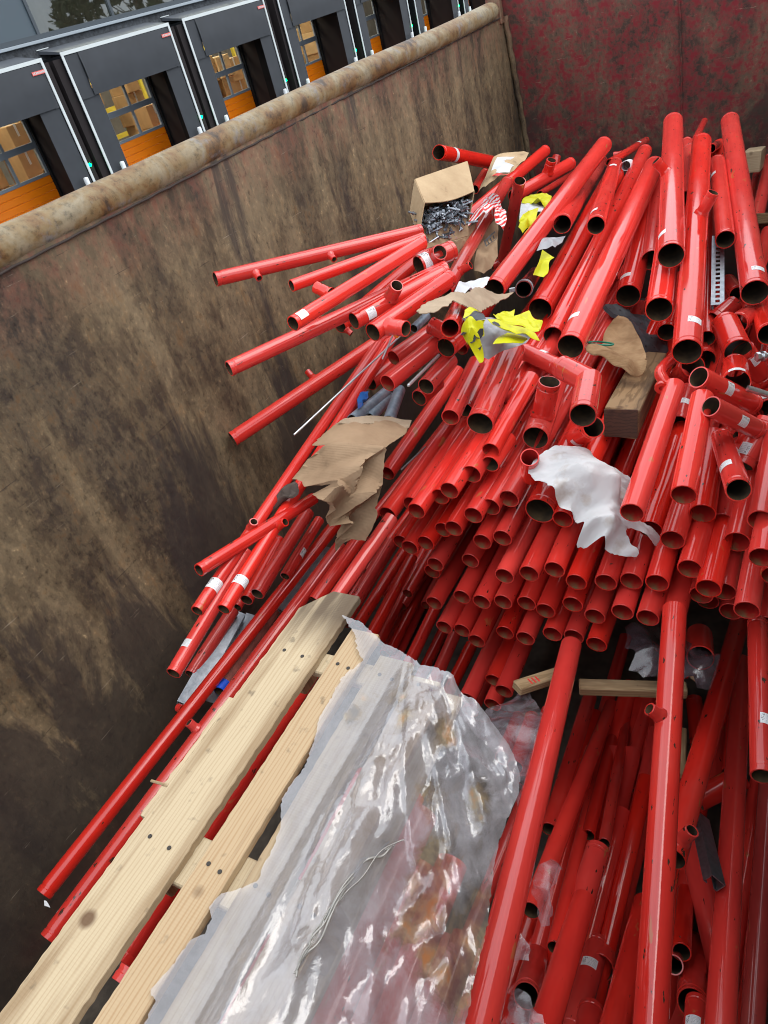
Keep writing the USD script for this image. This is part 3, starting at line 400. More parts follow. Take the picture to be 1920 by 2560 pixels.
('Pe', 'red pipe right of the double streaked one', 'pipe', 'p', 'r', 0.084, [1.988, 0.25, 1.479], [2.395, 0.273, 1.512], [], []),
('c1', 'red pipe lying across the left bundle, coming out from under the carton', 'pipe', 'g', 'd', 0.0469, [1.166, 1.689, 1.682], [1.739, 1.62, 1.556], [], []),
('c2', 'long red pipe along the wall with a sticker band at its lower end, leftmost stickered', 'pipe', 'g', 'd', 0.0462, [1.064, 1.655, 1.599], [2.835, 1.857, 1.676], [(0.11, 2.2, 1)], [(0.388, 2.16, 0.034, 0.035)]),
('c3', 'long red pipe with a sticker band, second from the wall', 'pipe', 'g', 'd', 0.0495, [1.119, 1.599, 1.565], [2.834, 1.814, 1.664], [(0.119, 2.2, 1)], [(0.405, 2.72, 0.034, 0.035)]),
('c16', 'red pipe with a rusty stub running under the thin steel rod', 'pipe', 'g', 'd', 0.0461, [2.217, 1.771, 1.575], [2.894, 1.809, 1.671], [], [(0.31, 0.77, 0.036, 0.035)]),
('c4', 'red pipe without sticker right of the two banded ones', 'pipe', 'g', 'd', 0.06, [1.456, 1.829, 1.256], [1.955, 1.886, 1.276], [], []),
('c5', 'red pipe end half under the one without sticker', 'pipe', 'g', 'd', 0.06, [1.534, 2.01, 1.101], [1.923, 2.098, 1.101], [], []),
('c6', 'small red pipe end in the shade of the banded pipes', 'pipe', 'g', 'd', 0.0512, [1.627, 2.224, 0.907], [1.844, 2.272, 0.907], [], []),
('c7', 'red pipe reaching lowest of the left bundle, with a torn sticker', 'pipe', 'g', 'd', 0.06, [1.051, 1.98, 1.186], [1.688, 2.065, 1.236], [(0.125, 1.5, 0)], []),
('c8', 'dark red pipe beside the lowest one of the left bundle', 'pipe', 'g', 'd', 0.06, [1.179, 2.1, 0.986], [1.527, 2.122, 1.016], [], []),
('c9', 'short red pipe with a torn sticker under the brown carton', 'pipe', 'g', 'd', 0.048, [1.664, 1.868, 1.152], [2.026, 1.902, 1.172], [(0.145, -3.11, 0)], []),
('c10', 'long red pipe lying free beside the pallet, with rag caught at its end', 'pipe', 'g', 'd', 0.06, [0.272, 2.056, 0.917], [2.083, 1.854, 1.117], [], [(0.75, -0.07, 0.034, 0.03)]),
('c11', 'long red pipe next to the pallet edge, with a stub on its upper side', 'pipe', 'g', 'd', 0.06, [0.17, 1.863, 0.979], [1.877, 1.693, 1.179], [], [(0.758, 1.12, 0.034, 0.035)]),
('c12', 'dark red pipe end under the pallet edge', 'pipe', 'g', 'd', 0.0448, [0.102, 2.256, 0.446], [0.688, 2.277, 0.492], [], []),
('c13', 'red pipe coming from under the brown carton above the pallet', 'pipe', 'p', 'd', 0.06, [1.573, 1.653, 1.145], [1.905, 1.577, 1.245], [], []),
('c14', 'long red pipe between pallet corner and stack', 'pipe', 'p', 'd', 0.055, [1.402, 1.413, 1.344], [1.82, 1.343, 1.436], [], []),
('c14b', 'dark red pipe under the long one between pallet and stack', 'pipe', 'p', 'd', 0.06, [1.895, 1.742, 0.805], [2.277, 1.729, 0.855], [], []),
('c14c', 'dark red pipe half seen beside the brown carton', 'pipe', 'p', 'd', 0.06, [2.108, 1.993, 0.6], [2.438, 1.959, 0.65], [], []),
('c15', 'dark red pipe seen through the first gap of the pallet', 'pipe', 'g', 'd', 0.06, [0.152, 1.105, 1.615], [0.941, 1.083, 1.665], [], []),
('c15b', 'second dark red pipe below the gap of the pallet', 'pipe', 'g', 'd', 0.06, [0.132, 1.175, 1.467], [0.853, 1.161, 1.517], [], []),
('L1', 'slim bright red pipe running down under the plastic film, leftmost of six', 'pipe', 'p', 'd', 0.06, [1.933, 1.804, 0.591], [2.482, 1.816, 0.591], [], []),
('L2', 'slim bright red pipe running down under the plastic film, second of six', 'pipe', 'p', 'd', 0.06, [1.81, 1.664, 0.645], [2.396, 1.711, 0.645], [], []),
('L2b', 'dark red pipe sunk between the second and third slim ones', 'pipe', 'p', 'd', 0.06, [2.026, 1.801, 0.349], [2.615, 1.852, 0.349], [], []),
('L3', 'slim red pipe running down under the plastic film, third of six', 'pipe', 'p', 'd', 0.06, [2.048, 1.809, 0.232], [2.677, 1.848, 0.232], [], []),
('L4', 'slim red pipe running down under the plastic film, fourth of six', 'pipe', 'p', 'd', 0.0597, [2.028, 1.752, 0.2], [2.66, 1.801, 0.2], [], []),
('L5', 'slim red pipe running down under the plastic film, fifth of six', 'pipe', 'p', 'd', 0.06, [1.788, 1.501, 0.485], [2.243, 1.529, 0.485], [], []),
('L6', 'slim dark red pipe running down under the plastic film, sixth of six', 'pipe', 'p', 'd', 0.0598, [1.917, 1.566, 0.2], [2.356, 1.583, 0.2], [], []),
('L7', 'broad bright red pipe ending at the film edge', 'pipe', 'p', 'd', 0.06, [1.668, 1.331, 0.489], [2.069, 1.358, 0.489], [], []),
('L8', 'dim red pipe right of the bright one at the film edge', 'pipe', 'p', 'd', 0.06, [1.662, 1.276, 0.436], [2.072, 1.278, 0.436], [], []),
('F1', 'long bright red pipe in front, lying along the plastic film', 'pipe', 'p', 'd', 0.0718, [0.312, 0.393, 1.515], [1.661, 0.621, 1.087], [], []),
('F2', 'long bright red pipe in front with a rusty stub on its left', 'pipe', 'p', 'd', 0.0725, [0.542, 0.132, 1.219], [1.711, 0.286, 1.307], [], [(0.771, 0.8, 0.038, 0.035)]),
('F3', 'long red pipe in front with a double streak, right of the middle', 'pipe', 'p', 'd', 0.0722, [0.689, 0.006, 0.931], [2.345, 0.112, 0.38], [], []),
('F4', 'rust speckled red pipe with a sticker, mouth at the right edge', 'pipe', 'g', 'd', 0.0607, [1.23, -0.013, 1.242], [1.808, 0.053, 1.204], [(0.17, 2.02, 0)], []),
('F5', 'slanted red pipe behind the front ones with a stub facing right', 'pipe', 'p', 'd', 0.076, [1.066, 0.179, 0.984], [2.4, 0.136, 0.581], [], [(0.047, 2.02, 0.04, 0.05)]),
('F6', 'dull dark red pipe at the right edge', 'pipe', 'p', 'd', 0.0637, [0.829, -0.069, 0.593], [1.815, -0.035, 0.49], [], []),
('F7', 'dark red pipe leaning the other way behind the front ones', 'pipe', 'p', 'd', 0.0871, [1.035, 0.02, 0.422], [1.52, 0.201, 0.342], [], []),
('F8', 'red pipe lying crosswise deep in the heap', 'pipe', 'p', 'd', 0.0831, [1.528, 0.175, 0.545], [1.651, 0.045, 0.573], [], []),
('G1', 'grooved red pipe standing up from the bottom right heap', 'pipe', 'g', 'd', 0.0801, [0.848, 0.442, 0.667], [1.22, 0.444, 0.582], [], []),
('G2', 'wide red pipe with a long double streak at the bottom', 'pipe', 'p', 'd', 0.0734, [0.503, 0.371, 1.054], [0.995, 0.428, 0.677], [], []),
('G3', 'short red pipe end with a black smear at the bottom', 'pipe', 'p', 'd', 0.093, [0.911, 0.372, 0.431], [1.145, 0.402, 0.232], [], []),
('G4', 'red pipe with a square sticker at the bottom, left of the middle pipe', 'pipe', 'g', 'd', 0.0785, [0.65, 0.383, 0.581], [0.998, 0.401, 0.388], [(0.263, 1.57, 0)], []),
('G5', 'grooved red pipe end at the bottom edge left of the middle pipe', 'pipe', 'g', 'd', 0.0759, [0.641, 0.33, 0.642], [0.747, 0.346, 0.565], [], []),
('G6', 'red pipe with a pale streak emerging from behind the middle one', 'pipe', 'p', 'd', 0.076, [0.605, 0.241, 0.878], [1.192, 0.29, 0.355], [], []),
('t1', 'dark thin red pipe deep down, first right of the front pipe', 'pipe', 'p', 'd', 0.0602, [1.214, 0.611, 0.615], [1.956, 0.675, 0.405], [], []),
('t2', 'long slanted red pipe crossing the thin ones deep down', 'pipe', 'p', 'd', 0.0596, [0.846, 0.533, 0.842], [2.053, 0.611, 0.251], [], []),
('t3', 'thin red pipe with a fine streak deep down', 'pipe', 'p', 'd', 0.045, [0.793, 0.452, 0.787], [1.633, 0.579, 0.292], [], []),
('t4', 'thin dark red pipe deep down behind the grooved one', 'pipe', 'p', 'd', 0.0505, [1.295, 0.503, 0.5], [2.102, 0.583, 0.188], [], []),
('t5', 'thinnest red pipe deep down, beside the one with a nick', 'pipe', 'p', 'd', 0.0433, [1.257, 0.433, 0.559], [2.129, 0.55, 0.191], [], []),
('t6', 'straight red pipe with a nick deep down', 'pipe', 'p', 'd', 0.0649, [1.122, 0.409, 0.207], [2.117, 0.494, 0.261], [], []),
('t7', 'red pipe with a stickered end left of the middle pipe', 'pipe', 'p', 'd', 0.0597, [1.066, 0.35, 0.264], [1.821, 0.415, 0.197], [(0.154, 2.37, 0)], [(0.575, 1.4, 0.04, 0.05)]),
('t8', 'dim red pipe under the clear bag', 'pipe', 'p', 'd', 0.0606, [1.29, 0.711, 0.749], [1.631, 0.729, 0.704], [], []),
('t9', 'dim red pipe under the clear bag, left one', 'pipe', 'p', 'd', 0.0594, [1.279, 0.73, 0.843], [1.553, 0.767, 0.75], [], []),
('t10', 'dim red pipe under the clear bag, nearest the film', 'pipe', 'p', 'd', 0.06, [1.422, 0.857, 0.63], [1.717, 0.914, 0.475], [], []),
('G8', 'short red pipe end by the torn film', 'pipe', 'g', 'd', 0.0794, [0.697, 0.526, 0.605], [0.993, 0.615, 0.212], [], []),
('G8b', 'red pipe end under the torn film at the bottom', 'pipe', 'p', 'd', 0.0816, [0.567, 0.534, 0.574], [0.818, 0.63, 0.213], [], []),
('G9', 'red nipple with a big text sticker right of the middle pipe', 'pipe', 'g', 'd', 0.0815, [0.831, 0.084, 0.688], [1.184, 0.127, 0.209], [(0.56, -1.68, 0)], []),
('G10', 'wide red pipe end right of the middle pipe at the bottom', 'pipe', 'p', 'd', 0.1023, [0.84, 0.136, 0.28], [1.059, 0.135, 0.225], [], []),
('G11', 'grooved red pipe end at the bottom edge with a sticker', 'pipe', 'g', 'd', 0.0598, [0.712, 0.063, 0.78], [0.835, 0.073, 0.699], [(0.04, 1.33, 0)], []),
('G12', 'thin red pipe in the gap right of the middle pipe', 'pipe', 'p', 'd', 0.0554, [0.975, 0.135, 0.627], [1.419, 0.188, 0.199], [], []),
('G13', 'dim red pipe end under the timber beam', 'pipe', 'g', 'd', 0.0699, [1.984, 0.23, 0.21], [2.203, 0.284, 0.233], [], []),
('G14', 'dim red pipe behind the slanted one', 'pipe', 'p', 'd', 0.0621, [1.607, 0.134, 0.514], [2.19, 0.178, 0.202], [], []),
('G15', 'dim red pipe deep at right', 'pipe', 'p', 'd', 0.0583, [1.726, 0.089, 0.459], [2.206, 0.124, 0.203], [], []),
('G16', 'dim red collar in the dark under the stack', 'pipe', 'p', 'd', 0.089, [1.778, 0.213, 1.016], [1.969, 0.243, 0.918], [], []),
('G17', 'dull red pipe deep at the right edge', 'pipe', 'p', 'd', 0.0767, [0.979, -0.068, 0.546], [1.674, -0.079, 0.205], [], []),
('G18', 'small red end right of the middle pipe', 'pipe', 'p', 'd', 0.0546, [0.928, 0.149, 0.639], [1.173, 0.164, 0.2], [], []),
('bigst', 'wide grooved red pipe mouth with a double rim under the white sack', 'pipe', 'g', 'd', 0.1098, [1.928, 0.78, 1.463], [3.273, 0.78, 1.463], [], []),
('st_upper left_0', 'upper left|0|6', 'pipe', 'p', 'r', 0.075, [1.856, 1.386, 1.414], [4.349, 1.416, 1.401], [], []),
('st_upper left_1', 'upper left|1|6', 'pipe', 'p', 'r', 0.074, [1.903, 1.294, 1.442], [4.107, 1.287, 1.44], [], []),
('st_upper left_2', 'upper left|2|6', 'pipe', 'p', 'r', 0.0742, [1.831, 1.231, 1.474], [4.25, 1.202, 1.472], [], []),
('st_upper left_3', 'upper left|3|6', 'pipe', 'p', 'r', 0.0748, [1.922, 1.169, 1.481], [4.206, 1.215, 1.482], [], []),
('st_upper left_4', 'upper left|4|6', 'pipe', 'p', 'r', 0.0747, [1.863, 1.089, 1.565], [4.302, 1.085, 1.562], [], []),
('st_upper left_5', 'upper left|5|6', 'pipe', 'p', 'r', 0.0786, [1.966, 1.042, 1.57], [4.466, 1.036, 1.572], [], []),
('st_second_0', 'second|0|8', 'pipe', 'p', 'r', 0.074, [1.888, 1.382, 1.243], [3.789, 1.393, 1.243], [], []),
('st_second_1', 'second|1|8', 'pipe', 'p', 'r', 0.074, [1.839, 1.312, 1.267], [3.959, 1.331, 1.269], [], []),
('st_second_2', 'second|2|8', 'pipe', 'p', 'r', 0.074, [1.853, 1.242, 1.292], [4.083, 1.24, 1.294], [], []),
('st_second_3', 'second|3|8', 'pipe', 'p', 'r', 0.074, [1.903, 1.179, 1.33], [4.298, 1.175, 1.329], [], []),
('st_second_4', 'second|4|8', 'pipe', 'p', 'r', 0.074, [1.838, 1.092, 1.404], [4.391, 1.078, 1.403], [], []),
('st_second_5', 'second|5|8', 'pipe', 'p', 'r', 0.0749, [1.86, 1.011, 1.462], [3.995, 1.018, 1.463], [], []),
('st_second_6', 'second|6|8', 'pipe', 'p', 'r', 0.0768, [1.922, 0.967, 1.459], [4.052, 0.93, 1.463], [], []),
('st_second_7', 'second|7|8', 'pipe', 'p', 'r', 0.0778, [1.948, 0.901, 1.486], [4.449, 0.872, 1.487], [], []),
('st_third_0', 'third|0|6', 'pipe', 'p', 'r', 0.074, [1.903, 1.279, 1.083], [4.334, 1.272, 1.078], [], []),
('st_third_1', 'third|1|6', 'pipe', 'p', 'r', 0.074, [1.853, 1.222, 1.18], [4.348, 1.221, 1.187], [], []),
('st_third_2', 'third|2|6', 'pipe', 'p', 'r', 0.074, [1.904, 1.089, 1.181], [3.907, 1.092, 1.185], [], []),
('st_third_3', 'third|3|6', 'pipe', 'p', 'r', 0.0742, [1.849, 0.99, 1.346], [4.365, 0.976, 1.349], [], []),
('st_third_4', 'third|4|6', 'pipe', 'p', 'r', 0.0742, [1.858, 0.91, 1.371], [4.045, 0.904, 1.367], [], []),
('st_third_5', 'third|5|6', 'pipe', 'p', 'r', 0.0753, [1.903, 0.69, 1.458], [3.965, 0.652, 1.461], [], []),
('st_long middle_0', 'long middle|0|11', 'pipe', 'p', 'r', 0.074, [1.794, 1.236, 1.013], [4.091, 1.214, 1.013], [], []),
('st_long middle_1', 'long middle|1|11', 'pipe', 'p', 'r', 0.074, [1.795, 1.099, 1.081], [4.291, 1.11, 1.071], [], []),
('st_long middle_2', 'long middle|2|11', 'pipe', 'p', 'r', 0.074, [1.751, 0.991, 1.123], [4.087, 1.001, 1.128], [], []),
('st_long middle_3', 'long middle|3|11', 'pipe', 'p', 'r', 0.074, [1.767, 0.909, 1.127], [4.218, 0.892, 1.116], [], []),
('st_long middle_4', 'long middle|4|11', 'pipe', 'p', 'r', 0.074, [1.784, 0.822, 1.124], [3.943, 0.822, 1.122], [], []),
('st_long middle_5', 'long middle|5|11', 'pipe', 'p', 'r', 0.074, [1.74, 0.733, 1.151], [3.79, 0.712, 1.152], [], []),
('st_long middle_6', 'long middle|6|11', 'pipe', 'p', 'r', 0.074, [1.743, 0.63, 1.207], [3.85, 0.638, 1.207], [], []),
('st_long middle_7', 'long middle|7|11', 'pipe', 'p', 'r', 0.0741, [1.727, 0.55, 1.183], [4.307, 0.509, 1.192], [], []),
('st_long middle_8', 'long middle|8|11', 'pipe', 'p', 'r', 0.0742, [1.709, 0.45, 1.249], [3.997, 0.445, 1.254], [], []),
('st_long middle_9', 'long middle|9|11', 'pipe', 'p', 'r', 0.074, [1.696, 0.366, 1.257], [4.072, 0.339, 1.253], [], []),
('st_long middle_10', 'long middle|10|11', 'pipe', 'p', 'r', 0.0749, [1.739, 0.292, 1.245], [4.137, 0.291, 1.238], [], []),
('st_bright middle_0', 'bright middle|0|8', 'pipe', 'p', 'r', 0.074, [1.771, 0.886, 1.264], [4.061, 0.879, 1.265], [], []),
('st_bright middle_1', 'bright middle|1|8', 'pipe', 'p', 'r', 0.074, [1.742, 0.775, 1.326], [3.73, 0.755, 1.32], [], []),
('st_bright middle_2', 'bright middle|2|8', 'pipe', 'p', 'r', 0.074, [1.764, 0.689, 1.343], [4.206, 0.698, 1.347], [], []),
('st_bright middle_3', 'bright middle|3|8', 'pipe', 'p', 'r', 0.074, [1.744, 0.609, 1.319], [4.013, 0.594, 1.32], [], []),
('st_bright middle_4', 'bright middle|4|8', 'pipe', 'p', 'r', 0.0755, [1.755, 0.512, 1.329], [3.971, 0.51, 1.326], [], []),
('st_bright middle_5', 'bright middle|5|8', 'pipe', 'p', 'r', 0.0757, [1.779, 0.434, 1.33], [4.005, 0.417, 1.333], [], []),
('st_bright middle_6', 'bright middle|6|8', 'pipe', 'p', 'r', 0.0753, [1.763, 0.349, 1.355], [4.039, 0.366, 1.362], [], []),
('st_bright middle_7', 'bright middle|7|8', 'pipe', 'p', 'r', 0.0781, [1.8, 0.257, 1.403], [4.484, 0.2, 1.401], [], []),
('st_lowest_0', 'lowest|0|8', 'pipe', 'p', 'r', 0.074, [1.774, 1.204, 0.898], [4.337, 1.212, 0.886], [], []),
('st_lowest_1', 'lowest|1|8', 'pipe', 'p', 'r', 0.074, [1.785, 1.13, 0.887], [4.254, 1.146, 0.881], [], []),
('st_lowest_2', 'lowest|2|8', 'pipe', 'p', 'r', 0.074, [1.73, 1.039, 0.908], [3.967, 1.029, 0.908], [], []),
('st_lowest_3', 'lowest|3|8', 'pipe', 'p', 'r', 0.074, [1.762, 0.923, 0.956], [4.061, 0.949, 0.955], [], []),
('st_lowest_4', 'lowest|4|8', 'pipe', 'p', 'r', 0.074, [1.721, 0.821, 0.997], [4.028, 0.819, 1.005], [], []),
('st_lowest_5', 'lowest|5|8', 'pipe', 'p', 'r', 0.074, [1.722, 0.711, 1.052], [3.895, 0.721, 1.047], [], []),
('st_lowest_6', 'lowest|6|8', 'pipe', 'p', 'r', 0.0746, [1.727, 0.633, 1.055], [3.762, 0.614, 1.061], [], []),
('st_lowest_7', 'lowest|7|8', 'pipe', 'p', 'r', 0.074, [1.699, 0.543, 1.071], [4.065, 0.526, 1.069], [], []),
('st_right_0', 'right|0|6', 'pipe', 'p', 'r', 0.0788, [1.873, 0.322, 1.45], [4.591, 0.288, 1.445], [], []),
('st_right_1', 'right|1|6', 'pipe', 'p', 'r', 0.0855, [2.036, 0.194, 1.407], [4.457, 0.206, 1.405], [], []),
('st_right_2', 'right|2|6', 'pipe', 'p', 'r', 0.0816, [1.94, 0.139, 1.417], [4.45, 0.095, 1.41], [], []),
('st_right_3', 'right|3|6', 'pipe', 'p', 'r', 0.0771, [1.881, 0.075, 1.564], [4.162, 0.061, 1.564], [], []),
('st_right_4', 'right|4|6', 'pipe', 'p', 'r', 0.0745, [1.751, 0.058, 1.533], [4.37, 0.03, 1.534], [], []),
('st_right_5', 'right|5|6', 'pipe', 'p', 'r', 0.074, [1.806, 0.023, 1.417], [4.323, -0.011, 1.415], [], []),
('st_lower right_0', 'lower right|0|7', 'pipe', 'p', 'r', 0.0753, [1.827, 0.225, 1.267], [3.883, 0.196, 1.266], [], []),
('st_lower right_1', 'lower right|1|7', 'pipe', 'p', 'r', 0.0748, [1.913, 0.214, 1.158], [4.216, 0.188, 1.162], [], []),
('st_lower right_2', 'lower right|2|7', 'pipe', 'p', 'r', 0.0766, [1.742, 0.194, 1.386], [4.008, 0.169, 1.39], [], []),
('st_lower right_3', 'lower right|3|7', 'pipe', 'p', 'r', 0.0755, [1.807, 0.156, 1.319], [4.222, 0.156, 1.309], [], []),
('st_lower right_4', 'lower right|4|7', 'pipe', 'p', 'r', 0.0743, [1.855, 0.135, 1.185], [4.256, 0.103, 1.186], [], []),
('st_lower right_5', 'lower right|5|7', 'pipe', 'p', 'r', 0.074, [1.69, 0.081, 1.371], [4.127, 0.07, 1.376], [], []),
('st_lower right_6', 'lower right|6|7', 'pipe', 'p', 'r', 0.0784, [1.825, 0.035, 1.18], [4.22, 0.031, 1.179], [], []),
('st_bottom left_0', 'bottom left|0|5', 'pipe', 'p', 'r', 0.074, [1.62, 1.078, 0.66], [4.131, 1.09, 0.657], [], []),
('st_bottom left_1', 'bottom left|1|5', 'pipe', 'p', 'r', 0.074, [1.68, 1.121, 0.48], [3.581, 1.133, 0.488], [], []),
('st_bottom left_2', 'bottom left|2|5', 'pipe', 'p', 'r', 0.074, [1.62, 0.967, 0.665], [4.0, 0.961, 0.666], [], []),
('st_bottom left_3', 'bottom left|3|5', 'pipe', 'p', 'r', 0.074, [1.68, 0.972, 0.744], [4.193, 0.963, 0.746], [], []),
('st_bottom left_4', 'bottom left|4|5', 'pipe', 'p', 'r', 0.074, [1.62, 0.903, 0.774], [3.914, 0.923, 0.771], [], []),
]
